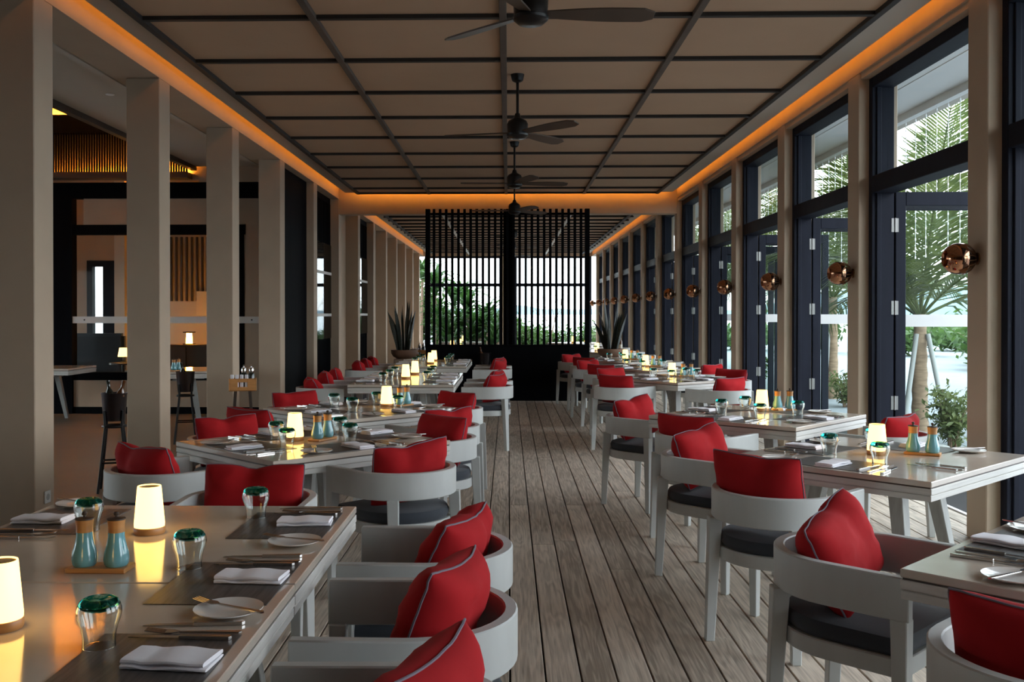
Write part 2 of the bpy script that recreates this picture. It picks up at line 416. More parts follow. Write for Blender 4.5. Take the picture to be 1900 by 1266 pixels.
# LED strips lying on top of the rafts, near the edges
def led(name, x0, x1, y0, y1, z0, z1, label, mat='led'):
    return tag(MB().box(x0, x1, y0, y1, z0, z1).build(name, M[mat]), label, 'light strip')
zl = ZC + 0.03
led('cove_light', -2.965, -2.95, YE0, YE1, zl, zl + 0.012, 'orange cove light strip above the left ceiling edge')
led('cove_light', 2.95, 2.965, YE0, YE1, zl, zl + 0.012, 'orange cove light strip above the right ceiling edge')
led('cove_light', -2.85, 2.85, YE1 - 0.02, YE1 - 0.005, zl, zl + 0.012, 'orange cove light strip along the cross beam', 'led3')
led('cove_light', -2.965, -2.95, 18.3, 35.5, zl, zl + 0.012, 'orange cove light strip on the left of the far ceiling')
led('cove_light', 2.95, 2.965, 18.3, 35.5, zl, zl + 0.012, 'orange cove light strip on the right of the far ceiling')

# ------------------------------------------------------------------ right side: door bays with open leaves
leaf_cache = {}
ZD, ZT0, ZT1 = 2.56, 2.55, 2.70
def door_bay(k):
    """bay between column k and column k+1: jambs, transom bar, transom window, two leaves swung out square"""
    y0, y1 = CY(k) + CD, CY(k + 1)
    r = empty('door_%d' % (k + 4)); r['kind'] = 'structure'
    X0, X1 = 3.17, 3.36
    for ya, yb_, st in ((y1 - 0.08, y1, -1), (y0, y0 + 0.08, 1)):
        j = MB().box(X0, X1, ya, yb_, 0, 3.56)
        ys_ = ya - 0.018 if st < 0 else yb_
        j.box(X0 + 0.035, X0 + 0.075, ys_, ys_ + 0.018, 0, 3.50)
        j.build('jamb', M['frame'], r, bevel=0.004)
    MB().box(X0, X1 + 0.01, y0 + 0.08, y1 - 0.08, ZT0, ZT1).build('transom_bar', M['frame'], r, bevel=0.006)
    MB().box(X0, X1, y0 + 0.08, y1 - 0.08, 3.47, 3.56).build('head_rail', M['frame'], r, bevel=0.004)
    MB().box(3.30, 3.306, y0 + 0.08, y1 - 0.08, ZT1, 3.47).build('transom_pane', M['pane'], r)
    MB().box(XR + 0.02, XR + 0.30, y0, y1, 3.56, ZH).build('head_lining', M['column'], r)
    W_, t = 0.93, 0.045
    if 'leaf' not in leaf_cache:
        s, z0 = 0.09, -0.10
        m = MB().box(0, s, 0, t, z0, ZD).box(W_ - s, W_, 0, t, z0, ZD).box(s, W_ - s, 0, t, ZD - 0.12, ZD).box(s, W_ - s, 0, t, z0, 0.10)
        leaf_cache['leaf'] = m.mesh('door_leaf', M['frame'], bevel=0.004)
        leaf_cache['pane'] = MB().box(s, W_ - s, t / 2 - 0.003, t / 2 + 0.003, 0.10, ZD - 0.12).mesh('door_pane', M['pane'])
        leaf_cache['strip'] = MB().box(s, W_ - s, t / 2 - 0.005, t / 2 - 0.0035, 1.385, 1.49).mesh('safety_strip', M['strip'])
        h = MB().box(-0.03, -0.002, -0.006, 0.0, -0.06, 0.06).box(0.002, 0.03, -0.006, 0.0, -0.06, 0.06)
        h.lathe([(0.007, -0.062), (0.007, 0.062)], 8, Matrix.Translation((0, -0.008, 0)))
        leaf_cache['hinge'] = h.mesh('hinge', M['hinge'])
    for yl in (y1 - 0.078, y0 + 0.033):
        lf = put('door_leaf', leaf_cache['leaf'], r); lf.location = (3.375, yl, 0)
        for nm in ('pane', 'strip'): put({'pane': 'door_pane', 'strip': 'safety_strip'}[nm], leaf_cache[nm], lf)
        for z in (0.72, 1.55, 2.27):
            hg = put('hinge', leaf_cache['hinge'], lf); hg.location = (-0.007, 0.0, z)
for k in range(-3, 12): door_bay(k)

# copper globe wall lamps on the right columns
def sconce():
    r = empty('wall_lamp')
    RX = Matrix.Rotation(-PI / 2, 4, 'Y')      # lathe axis points to the aisle (-X)
    R_ = 0.104
    prof = [(R_ * math.sin(a), R_ * math.cos(a)) for a in [math.radians(d) for d in (104, 92, 80, 68, 56, 46, 38, 31)]]
    prof += [(0.050, 0.084), (0.046, 0.060), (0.02, 0.05)]
    MB().lathe(prof, 28, RX, cap0=False, cap1=True).build('dome', M['copper'], r, smooth=True)
    cage = MB()
    for i in range(18):
        a = 2 * PI * i / 18
        pts = []
        for d in (103, 115, 128, 142, 156, 168):
            t = math.radians(d); p = Vector((R_ * math.sin(t) * math.cos(a), R_ * math.sin(t) * math.sin(a), R_ * math.cos(t)))
            pts.append(RX @ p)
        cage.tube(pts, 0.0045, 5)
    cage.build('cage', M['cagecopper'], r, smooth=True)
    MB().lathe([(0.02, -0.105), (0.05, -0.05), (0.055, -0.02), (0.04, 0.02)], 14, RX).build('core', M['blackmetal'], r, smooth=True)
    MB().lathe([(0.042, -0.122), (0.042, -0.112), (0.022, -0.108), (0.022, -0.08)], 16, RX).build('mount', M['cagecopper'], r, smooth=True)
    return r
ordn = ['nearest', 'second nearest', 'third nearest', 'fourth nearest', 'fifth nearest', 'sixth nearest', 'seventh nearest', 'eighth nearest', 'ninth nearest', 'tenth nearest', 'eleventh nearest', 'twelfth nearest', 'farthest']
for k in range(0, 13):
    o = inst('sconce', sconce, (XR - 0.122, CY(k) + 0.13, 1.86))
    tag(o, 'round copper wall lamp on the %s column of the right row' % ordn[k], 'wall lamp', 'copper wall lamps on the right columns')

# ------------------------------------------------------------------ end windows, rear wall
ew = empty('window_1'); ew['kind'] = 'structure'
def end_window(x0, x1, name):
    r = empty(name); r['kind'] = 'structure'
    z1 = 3.62
    f_ = MB().box(x0, x0 + 0.12, YF - 0.06, YF + 0.06, 0, z1).box(x1 - 0.12, x1, YF - 0.06, YF + 0.06, 0, z1)
    f_.box(x0 + 0.12, x1 - 0.12, YF - 0.06, YF + 0.06, 3.55, z1).box(x0 + 0.12, x1 - 0.12, YF - 0.06, YF + 0.06, 2.5, 2.62)
    f_.box(x0 + 0.12, x1 - 0.12, YF - 0.06, YF + 0.06, 0, 0.12)
    f_.build('window_frame', M['frame'], r, bevel=0.005)
    MB().box(x0 + 0.12, x1 - 0.12, YF - 0.003, YF + 0.003, 0.12, 2.5).build('window_pane', M['pane'], r)
    MB().box(x0 + 0.12, x1 - 0.12, YF - 0.003, YF + 0.003, 2.62, 3.55).build('window_pane', M['pane'], r)
bpy.data.objects.remove(ew)
end_window(-3.1, -0.22, 'window_1'); end_window(0.20, 3.08, 'window_2')
struct('column', MB().box(-0.22, 0.20, YF - 0.16, YF + 0.1, 0, 4.05), M['column'])
struct('wall_far', MB().box(XL, -0.22, YF - 0.1, YF + 0.1, 3.62, 4.06).box(0.2, XR, YF - 0.1, YF + 0.1, 3.62, 4.06), M['column'])
o = inst('sconce', sconce, (0.05, YF - 0.282, 1.62), rot=(0, 0, PI / 2))
tag(o, 'small copper wall lamp on the pier between the two end windows', 'wall lamp')
struct('wall_right_rear', MB().box(XR, XR + 0.3, YB, CY(-3), 0, ZH), M['darkwall'])
struct('wall_rear', MB().box(-11, 3.5, YB - 0.15, YB, 0, 4.9), M['darkwall'])

# ------------------------------------------------------------------ black slatted screen with solid base
SY = 16.72
sc = empty('slat_screen', (0, SY, 0))
tag(sc, 'black floor to ceiling slatted screen on a solid base across the aisle end', 'screen')
MB().box(-1.42, 1.32, -0.05, 0.09, 0.0, 0.945).build('base_panel', M['black'], sc, bevel=0.006)
MB().box(-1.42, 1.40, -0.06, 0.10, 0.945, 0.965).build('base_cap', M['black'], sc, bevel=0.004)
for x in (-1.385, 1.355):
    MB().box(x - 0.04, x + 0.04, -0.05, 0.06, 0.0 if x > 0 else 0.965, 3.30).build('post', M['black'], sc, bevel=0.003)
slat = MB().box(-0.0225, 0.0225, -0.03, 0.03, 0.965, 3.30).mesh('slat', M['black'], bevel=0.002)
n_s = 26
for i in range(1, n_s):
    x = -1.385 + 2.74 * i / n_s
    s_ = put('slat', slat, sc); s_.location = (x, 0, 0)
MB().box(-0.085, 0.085, 0.04, 0.12, 0.965, 3.30).build('post', M['black'], sc, bevel=0.003)
MB().box(-1.42, 1.40, 0.03, 0.06, 3.20, 3.24).build('rail', M['black'], sc)

# ------------------------------------------------------------------ left side: soffit, slat panels, side room
struct('soffit_left', MB().box(-4.62, XL - 0.42, YB, 14.3, 3.68, 3.76), M['soffit'])
struct('trim_1', MB().box(-4.70, -4.62, YB, 14.3, 3.62, 3.70), M['brown_dark'])
struct('trim_2', MB().box(XL - 0.55, XL - 0.42, YB, 14.3, 3.615, 3.68), M['soffit'], bevel=0.03, seg=3)
tag(MB().lathe([(0.035, -0.006), (0.045, 0.0)], 14, Matrix.Translation((-3.95, 9.55, 3.674))).build('downlight', M['whitebulb']), 'small round recessed downlight in the left grey soffit', 'downlight')
struct('ceiling_side_room', MB().box(-11, -4.62, YB, 22, 4.9, 5.0), M['soffit'])
struct('wall_side_room_upper', MB().box(-4.70, -4.62, YB, 14.3, 3.76, 4.95), M['column'])
wl = MB().box(-11.1, -11, YB, 22, 2.7, 5)
for a_, b_ in ((YB, 3.0), (5.4, 6.4), (8.8, 9.8), (12.2, 16.0), (18.4, 22.0)): wl.box(-11.1, -11, a_, b_, 0, 2.7)
struct('wall_left', wl, M['column'])
for i, (a_, b_) in enumerate(((3.0, 5.4), (6.4, 8.8), (9.8, 12.2), (16.0, 18.4))):  # unseen windows, added to let daylight into the dim side room
    r_ = empty('window_%d' % (i + 3)); r_['kind'] = 'structure'
    MB().box(-11.08, -11.0, a_, a_ + 0.09, 0, 2.7).box(-11.08, -11.0, b_ - 0.09, b_, 0, 2.7).box(-11.08, -11.0, a_ + 0.09, b_ - 0.09, 2.6, 2.7).box(-11.08, -11.0, a_ + 0.09, b_ - 0.09, 0, 0.1).build('window_frame', M['frame'], r_)
    MB().box(-11.045, -11.04, a_ + 0.09, b_ - 0.09, 0.1, 2.6).build('window_pane', M['pane'], r_)
WY = 14.4
ws = empty('wall_back'); ws['kind'] = 'structure'
MB().box(-11, -4.62, WY, WY + 0.12, 3.5, 4.9).build('upper_wall', M['column'], ws)
MB().box(-4.62, XL - 0.3, WY, WY + 0.12, 3.46, 4.05).build('upper_wall', M['column'], ws)
MB().box(-11, XL - 0.3, WY - 0.02, WY + 0.1, 3.22, 3.46).build('top_rail', M['black'], ws)
MB().box(-6.36, XL - 0.3, WY, WY + 0.1, 2.83, 3.22).build('over_panel', M['column'], ws)
MB().box(-11, -6.8, WY, WY + 0.1, 2.83, 3.22).build('over_panel', M['column'], ws)
MB().box(-11, -3.92, WY - 0.01, WY + 0.1, 2.68, 2.83).build('head_rail', M['black'], ws)
MB().box(-6.80, -6.52, WY - 0.05, WY + 0.12, 0.0, 3.22).build('post', M['black'], ws)
for x0, x1 in ((-4.06, -3.94),):
    MB().box(x0, x1, WY - 0.01, WY + 0.1, 0.62, 2.68).build('post', M['black'], ws)
MB().box(-11, -3.92, WY - 0.01, WY + 0.1, 0.50, 0.62).build('sill_rail', M['black'], ws)
MB().box(-6.52, XL - 0.3, WY, WY + 0.1, 0.10, 0.50).box(-11, -6.8, WY, WY + 0.1, 0.10, 0.50).build('lower_wall', M['column'], ws)
MB().box(-11, XL - 0.3, WY - 0.02, WY + 0.1, 0.0, 0.10).build('skirting', M['black'], ws)
MB().box(-3.94, XL - 0.3, WY, WY + 0.1, 0.50, 2.83).build('side_panel', M['column'], ws)
MB().box(-11, -6.8, WY + 0.04, WY + 0.046, 0.62, 2.68).build('pane', M['pane'], ws)
MB().box(-6.52, -4.06, WY + 0.04, WY + 0.046, 0.62, 2.68).build('pane', M['pane'], ws)
MB().box(-6.9, -3.70, WY - 0.03, WY - 0.022, 1.355, 1.455).build('safety_strip', M['strip'], ws)
for x in (-6.34, -4.42, -3.82):
    MB().lathe([(0.012, 0), (0.012, 0.006)], 8, Matrix.Translation((x, WY - 0.03, 1.405)) @ Matrix.Rotation(PI / 2, 4, 'X')).build('bolt', M['blackmetal'], ws)
# glowing slatted frieze high on that wall
fr = empty('slat_frieze', (0, WY - 0.16, 3.60)); fr['kind'] = 'structure'
MB().box(-9.5, -4.72, -0.06, 0.16, -0.10, -0.01).build('ledge', M['brown_dark'], fr)
MB().box(-9.5, -4.72, -0.04, 0.16, 0.58, 0.84).build('cornice', M['black'], fr)
sl = MB().box(-0.0115, 0.0115, -0.015, 0.015, -0.01, 0.58).mesh('slat', M['black'])
for i in range(124):
    s_ = put('slat', sl, fr); s_.location = (-4.75 - 0.0382 * i, 0, 0)
led('frieze_light', -9.4, -4.75, WY - 0.075, WY - 0.045, 3.592, 3.604, 'amber light strip glowing behind the slatted frieze', 'led2')
led('frieze_light', -9.4, -4.75, WY - 0.12, WY - 0.06, 4.44, 4.455, 'orange light strip above the slatted frieze cornice', 'led2')
# black folded panel and slatted glass panels between the left columns
struct('panel_black', MB().box(-3.34, -3.24, CY(3) + CD + 0.0, CY(4), 0, ZH), M['black'])
def slat_panel(k, label):
    y0, y1 = CY(k) + CD, CY(k + 1)
    r = empty('slatted_glass_panel', (-3.30, y0, 0))
    tag(r, label, 'panel')
    L = y1 - y0
    MB().box(-0.02, 0.02, 0, L, 0, 0.10).box(-0.02, 0.02, 0, L, 3.5, ZH).build('panel_frame', M['black'], r)
    MB().box(-0.05, -0.03, 0, L, 0.0, ZH).build('backing', M['black'], r)
    MB().box(0.034, 0.038, 0, L, 1.05, 2.75).build('pane', M['darkpane'], r)
    for z in (1.45, 2.2):
        MB().box(0.036, 0.042, 0.0, L, z, z + 0.05).build('rail', M['strip'], r)
    n = 18
    s_m = MB().box(-0.01, 0.03, -0.012, 0.012, 0.10, 3.5).mesh('slat', M['black'])
    for i in range(n):
        s_ = put('slat', s_m, r); s_.location = (0, 0.05 + (L - 0.1) * i / (n - 1), 0)
slat_panel(4, 'black slatted panel with glass before the left end of the cross beam')
slat_panel(6, 'black slatted panel with glass beyond the cross beam on the left')
struct('wall_far_left', MB().box(-3.5, -3.38, CY(5), YF, 0, ZH), M['column'])
struct('wall_back_right', MB().box(-4.0, -3.3, WY + 0.5, WY + 0.6, 0, 4.0), M['black'])

# ------------------------------------------------------------------ tables
def table(a, b, name='dining_table'):
    """a along local x, b along local y, origin on the floor under the centre"""
    r = empty(name)
    MB().box(-a / 2, a / 2, -b / 2, b / 2, 0.724, 0.75).build('tabletop', M['tabletop'], r, bevel=0.003)
    MB().box(-a / 2 + 0.006, a / 2 - 0.006, -b / 2 + 0.006, b / 2 - 0.006, 0.718, 0.724).build('shadow_gap', M['brown_dark'], r)
    MB().box(-a / 2, a / 2, -b / 2, b / 2, 0.690, 0.718).box(-a / 2 + 0.004, a / 2 - 0.004, -b / 2 + 0.004, b / 2 - 0.004, 0.686, 0.690).box(
        -a / 2 + 0.002, a / 2 - 0.002, -b / 2 + 0.002, b / 2 - 0.002, 0.660, 0.686).build('edge_frame', M['tableedge'], r, bevel=0.002)
    MB().box(-0.36, 0.36, -0.05, 0.05, 0.62, 0.66).box(-0.05, 0.05, -0.36, 0.36, 0.62, 0.66).build('under_frame', M['tableleg'], r)
    for sx_, sy_ in ((-1, -1), (1, -1), (1, 1), (-1, 1)):
        MB().post((0.20 * sx_, 0.20 * sy_, 0.66), (0.30 * sx_, 0.30 * sy_, 0), 0.075, 0.05).build('leg', M['tableleg'], r, bevel=0.003)
    return r
def put_table(x, y, deg, a, b, label, group=None):
    o = inst(('table', a, b), lambda: table(a, b), (x, y, 0), math.radians(deg))
    return tag(o, label, 'table', group)
GL, GR = 'square tables turned cornerwise on the left', 'square tables turned cornerwise on the right'
put_table(-1.19, 2.125, 0, 1.2, 1.08, 'pale polished dining table in the left foreground corner, half cut off', 'joined tables in the left foreground')
put_table(-1.19, 3.215, 0, 1.2, 1.08, 'pale polished dining table joined to the far side of the foreground left one', 'joined tables in the left foreground')
tabs = {}
for _k, _c, _a, _b in (('A', (-1.19, 2.67), 2.16, 1.2), ('B', (-1.13, 11.175), 2.04, 1.12), ('C', (-1.15, 14.785), 2.04, 1.12)):
    tabs[_k] = (Vector(_c), Vector((1, 0)), Vector((0, 1)), _b, _a)
def diamond(key, fx, fy, deg, a, b, label, group):
    """front corner, direction of the right-hand edge in degrees; b = right edge, a = left edge"""
    t = math.radians(deg); e2 = Vector((math.cos(t), math.sin(t))); e1 = Vector((-math.sin(t), math.cos(t)))
    c = Vector((fx, fy)) + e2 * b / 2 + e1 * a / 2
    put_table(c.x, c.y, deg, b, a, label, group)
    tabs[key] = (c, e2, e1, b, a)
diamond('L2', -1.19, 4.88, 45, 1.07, 1.2, 'polished table turned cornerwise behind the foreground left table', GL)
diamond('L3', -1.13, 6.82, 45, 1.15, 1.15, 'polished table turned cornerwise, third along the left row', GL)
put_table(-1.13, 10.66, 0, 1.12, 1.02, 'square-set table carrying a lit lamp, fourth along the left row', 'joined tables further along the left')
put_table(-1.13, 11.69, 0, 1.12, 1.02, 'square-set table joined behind the fourth table of the left row', 'joined tables further along the left')
put_table(-1.15, 14.27, 0, 1.12, 1.02, 'square-set table before the slatted screen on the left, nearer half', 'joined tables by the screen')
put_table(-1.15, 15.30, 0, 1.12, 1.02, 'square-set table touching the slatted screen side on the left, farther half', 'joined tables by the screen')
diamond('R1', 1.93, 2.10, 45, 1.10, 1.10, 'polished table cut off by the right edge of the picture', GR)
diamond('R2', 1.88, 4.35, 44, 1.08, 1.22, 'glossy table reflecting the doors, second along the right row', GR)
diamond('R3', 1.89, 6.41, 48, 1.15, 1.15, 'glossy cornerwise table, third along the right row', GR)
diamond('R4', 1.83, 10.51, 38, 1.10, 1.10, 'cornerwise table with white-lit edge, fourth along the right row', GR)
diamond('R5', 1.86, 12.75, 42, 1.10, 1.10, 'cornerwise table, fifth along the right row', GR)
diamond('R6', 1.86, 14.85, 45, 1.10, 1.10, 'cornerwise table level with the slatted screen, sixth along the right row', GR)
for i, y in enumerate((19.5, 22.0, 25.0)):
    put_table(1.78, y, 45, 1.10, 1.10, 'cornerwise table beyond the screen, %s of three on the right' % ('nearest', 'middle', 'farthest')[i], 'tables beyond the screen')
for i, y in enumerate((21.0, 22.4, 25.5)):
    put_table(-1.25, y, 0, 1.12, 1.12, 'table seen between the screen slats, %s of three on the left' % ('nearest', 'middle', 'farthest')[i], 'tables beyond the screen')
put_table(-4.45, 12.9, 20, 1.10, 1.10, 'dim grey table with shakers in the left side room')
put_table(-6.62, 13.45, 0, 1.32, 0.9, 'dim table end showing beside the nearest left column')

# ------------------------------------------------------------------ barrel chairs and red cushions
def u_line(r, yc, yf, n=20, x_f=None):
    """outline from the right arm end, round the back, to the left arm end"""
    xf = x_f or r
    pts = [(xf, yf), ((xf + r) / 2, (yf + yc) / 2)]
    for i in range(n + 1):
        a = -PI * i / n
        pts.append((r * math.cos(a), yc + r * 0.98 * math.sin(a)))
    return pts + [(-(xf + r) / 2, (yf + yc) / 2), (-xf, yf)]
def chair():
    r = empty('dining_chair')
    MB().ring(u_line(0.292, -0.01, 0.27, 22, 0.285), u_line(0.255, -0.01, 0.27, 22, 0.250), 0.565, 0.70).build('armrest_band', M['chair'], r, smooth=True, bevel=0.004)
    o_ = u_line(0.262, -0.01, 0.245, 18, 0.258)
    MB().prism(o_, 0.380, 0.440).build('seat_frame', M['chair'], r, smooth=True, bevel=0.004)
    prof = []
    c_in = MB(); n_l = []
    for sc_, z in ((0.93, 0.440), (0.965, 0.455), (0.97, 0.475), (0.93, 0.495), (0.80, 0.504)):
        n_l.append(([(x * sc_, (y - 0.0) * sc_, z) for x, y in o_]))
    k = len(o_)
    vs_ = [p for l in n_l for p in l]; fs_ = []
    for i in range(len(n_l) - 1):
        for j in range(k):
            fs_.append((i * k + j, i * k + (j + 1) % k, (i + 1) * k + (j + 1) % k, (i + 1) * k + j))
    fs_.append(tuple(reversed(range(k)))); fs_.append(tuple((len(n_l) - 1) * k + j for j in range(k)))
    c_in.add(vs_, fs_).build('seat_pad', M['seat'], r, smooth=True)
    for s in (-1, 1):
        MB().post((0.205 * s, -0.20, 0.57), (0.215 * s, -0.225, 0), 0.058, 0.040, s * 0.75).build('leg', M['chair'], r, bevel=0.003)
        MB().post((0.262 * s, 0.240, 0.57), (0.262 * s, 0.245, 0), 0.052, 0.036).build('leg', M['chair'], r, bevel=0.003)
    return r
def cushion(v):
    """upright pillow: x across, z up, y towards the sitter; origin at its centre"""
    rnd = random.Random(40 + v); n = 18; A, B, T = 0.225, 0.160, 0.086
    chop = (0.0, 0.12, 0.09, 0.05)[v]; cx_ = (0, 0.05, -0.25, 0.3)[v]
    def P(u, w_, s):
        x = A * u * (1 - 0.04 * (1 - w_ * w_) - 0.025 * w_ ** 6); z = B * w_ * (1 - 0.03 * (1 - u * u) - 0.03 * u ** 6)
        if w_ > 0: z -= chop * B * math.exp(-((u - cx_) / 0.24) ** 2) * w_ ** 2
        t = T * (max(0, 1 - u ** 4) * max(0, 1 - w_ ** 4)) ** 0.55
        t *= 1 - (0.45 * math.exp(-((u - cx_) / 0.16) ** 2) * max(0, w_) if chop else 0)
        t *= 1 + 0.16 * noise.noise(Vector((u * 2.6 + 9 * v, w_ * 2.6, s)))
        y = s * t + 0.026 * u * u + 0.006 * noise.noise(Vector((u * 5, w_ * 5 + v * 3, 4)))
        return Vector((x, y, z))
    m = MB(); vs_ = []; fs_ = []; idx = {}
    for s in (1, -1):
        for i in range(n + 1):
            for j in range(n + 1):
                edge = i in (0, n) or j in (0, n); key = (i, j, 0 if edge else s)
                if key not in idx:
                    idx[key] = len(vs_)
                    u = math.sin((i / n - 0.5) * PI * 0.985) ; w_ = math.sin((j / n - 0.5) * PI * 0.985)
                    if i in (0, n): u = -1 if i == 0 else 1
                    if j in (0, n): w_ = -1 if j == 0 else 1
                    vs_.append(P(u, w_, s))
        g = lambda i, j: idx[(i, j, 0 if (i in (0, n) or j in (0, n)) else s)]
        for i in range(n):
            for j in range(n):
                q = (g(i, j), g(i + 1, j), g(i + 1, j + 1), g(i, j + 1)); fs_.append(q if s < 0 else q[::-1])
    o = m.add(vs_, fs_).build('cushion', M['red'], None, smooth=True)
    line = [(i, 0) for i in range(n)] + [(n, j) for j in range(n)] + [(i, n) for i in range(n, 0, -1)] + [(0, j) for j in range(n, 0, -1)]
    MB().tube([vs_[idx[(i, j, 0)]] for i, j in line], 0.0034, 6, closed=True).build('piping', M['piping'], o, smooth=True)
    return o
def clear_of_tables(x, y, deg):
    f = Vector((math.cos(math.radians(deg)), math.sin(math.radians(deg)))); p = Vector((x, y))
    for c, e2, e1, b, a in tabs.values():
        if (p - c).length > 1.4: continue
        ax, h = max(((e1, a / 2), (-e1, a / 2), (e2, b / 2), (-e2, b / 2)), key=lambda q: (p - c).dot(q[0]) - q[1])
        gap = (p - c).dot(ax) - h
        worst = max((Matrix.Rotation(math.radians(deg - 90), 2) @ Vector((sx_, 0.274))).dot(-ax) for sx_ in (-0.29, 0.29))
        if gap < worst: p = p + ax * (worst - gap + 0.004)
    return p.x, p.y
def seat(x, y, deg, where, var=None, yaw=0, tilt=17, roll=0, lift=0, sx_=0.0, cush=True, group='grey barrel chairs', note=None):
    """deg: the way the sitter faces (0 = +x, 90 = away from the camera)"""
    x, y = clear_of_tables(x, y, deg)
    rz = math.radians(deg - 90)
    o = inst('chair', chair, (x, y, 0), rz)
    tag(o, 'grey barrel-back dining chair ' + where, 'chair', group)
    if not cush: return o
    if var is None: var = random.randrange(4)
    rot = Matrix.Rotation(rz, 4, 'Z') @ Matrix.Rotation(math.radians(yaw), 4, 'Z') @ Matrix.Rotation(math.radians(tilt), 4, 'X') @ Matrix.Rotation(math.radians(roll), 4, 'Y')
    p = Vector((x, y, 0)) + Matrix.Rotation(rz, 3, 'Z') @ Vector((sx_, -0.095, 0.668 + lift + 0.10 * abs(math.sin(math.radians(roll)))))
    c = inst(('cushion', var), lambda: cushion(var), p, rot=rot.to_euler())
    tag(c, note or ('red cushion on chair ' + where.replace('at the ', 'at ')), 'cushion', 'red scatter cushions')
    return o
# foreground left table
seat(-0.27, 1.93, 180, 'at first aisle seat of the foreground left table', 0, yaw=-18, tilt=14)
seat(-0.27, 2.64, 180, 'at second aisle seat of the foreground left table', 0, yaw=-14, tilt=20, roll=4)
seat(-0.28, 3.36, 180, 'at third aisle seat of the foreground left table', 3, yaw=-16, tilt=26, lift=-0.01)
seat(-1.13, 4.20, 270, 'at the far end of the foreground left table', 1, tilt=14)
# second and third tables on the left
T2, T3 = 'of the second left table', 'of the third left table'
seat(-1.80, 5.03, 45, 'at the near left side ' + T2, 2, tilt=20, yaw=8)
seat(-0.57, 5.10, 135, 'at the near right side ' + T2, 2, tilt=14, yaw=-6, roll=-4)
seat(-0.50, 6.30, 225, 'at the far right side ' + T2, 0, tilt=14)
seat(-1.78, 6.26, 315, 'at the far left side ' + T2, 1, tilt=16)
seat(-1.78, 7.00, 45, 'at the near left side ' + T3, 0, tilt=24, yaw=10)
seat(-0.50, 6.98, 135, 'at the near right side ' + T3, 1, tilt=14)
seat(-0.51, 8.26, 225, 'at the far right side ' + T3, 3, tilt=14)
seat(-1.77, 8.26, 315, 'at the far left side ' + T3, 3, tilt=16)
# joined tables further along the left
for i, y in enumerate((10.80, 11.58)):
    seat(-0.24, y, 180, 'at aisle side of fourth left table, %s one' % ('nearer', 'farther')[i], 0, yaw=(-20, -10)[i], tilt=18)
for i, y in enumerate((10.55, 11.22, 11.88)):
    seat(-2.02, y, 0, 'at wall side of fourth left table, %s one' % ('nearest', 'middle', 'farthest')[i], (2, 0, 0)[i], yaw=(20, 14, 10)[i], tilt=(30, 14, 14)[i], lift=(-0.02, 0, 0)[i])
for i, y in enumerate((14.05, 14.85)):
    seat(-0.24, y, 180, 'at aisle side of the screen-side left table, %s one' % ('nearer', 'farther')[i], 0, yaw=-15, tilt=16)
for i, y in enumerate((13.80, 14.50, 15.20)):
    seat(-2.03, y, 0, 'at wall side of the screen-side left table, %s one' % ('nearest', 'middle', 'farthest')[i], (0, 0, 3)[i], yaw=14, tilt=18)
# right row
names = {'R1': 'of the nearest right table', 'R2': 'of the second right table', 'R3': 'of the third right table', 'R4': 'of the fourth right table',
         'R5': 'of the fifth right table', 'R6': 'of the sixth right table'}
seat(1.37, 2.38, 45, 'at the near left side ' + names['R1'], 3, tilt=14, note='shaded dark red cushion on the chair cut off by the bottom right corner')
seat(1.245, 3.30, 315, 'at the far left side ' + names['R1'], 2, tilt=22, roll=12, yaw=6, lift=-0.02)
seat(1.235, 4.475, 45, 'at the near left side ' + names['R2'], 3, tilt=14, sx_=-0.05, lift=0.035)
seat(1.20, 5.53, 315, 'at the far left side ' + names['R2'], 2, tilt=16, roll=6)
seat(1.28, 6.52, 45, 'at the near left side ' + names['R3'], 0, tilt=14, sx_=-0.04)
seat(1.15, 7.57, 315, 'at the far left side ' + names['R3'], 1, tilt=16, roll=5)
seat(2.53, 6.58, 135, 'at the near right side ' + names['R3'], 3, tilt=16)
seat(1.24, 10.72, 50, 'at the near left side ' + names['R4'], 0, tilt=14)
seat(1.33, 11.95, 308, 'at the far left side ' + names['R4'], 0, tilt=16)
seat(2.27, 10.33, 128, 'at the near right side ' + names['R4'], 0, tilt=14)
seat(2.62, 11.75, 222, 'at the far right side ' + names['R4'], 0, tilt=14)
seat(1.30, 12.93, 47, 'at the near left side ' + names['R5'], 0, tilt=14)
seat(1.26, 14.02, 315, 'at the far left side ' + names['R5'], 2, tilt=16)
seat(2.64, 13.05, 135, 'at the near right side ' + names['R5'], 3, tilt=14)
seat(2.64, 14.15, 225, 'at the far right side ' + names['R5'], 0, tilt=14, cush=False)
seat(1.24, 15.06, 45, 'at the near left side ' + names['R6'], 0, tilt=14)
seat(1.12, 16.12, 315, 'at the far left side ' + names['R6'], 2, tilt=16)
seat(2.62, 16.2, 225, 'at the far right side ' + names['R6'], 0, tilt=14, cush=False)
for i, y in enumerate((18.8, 20.3, 22.8)):
    seat(2.55, y, 135, 'beyond the screen by the right doors, %s one' % ('nearest', 'middle', 'farthest')[i], cush=False)

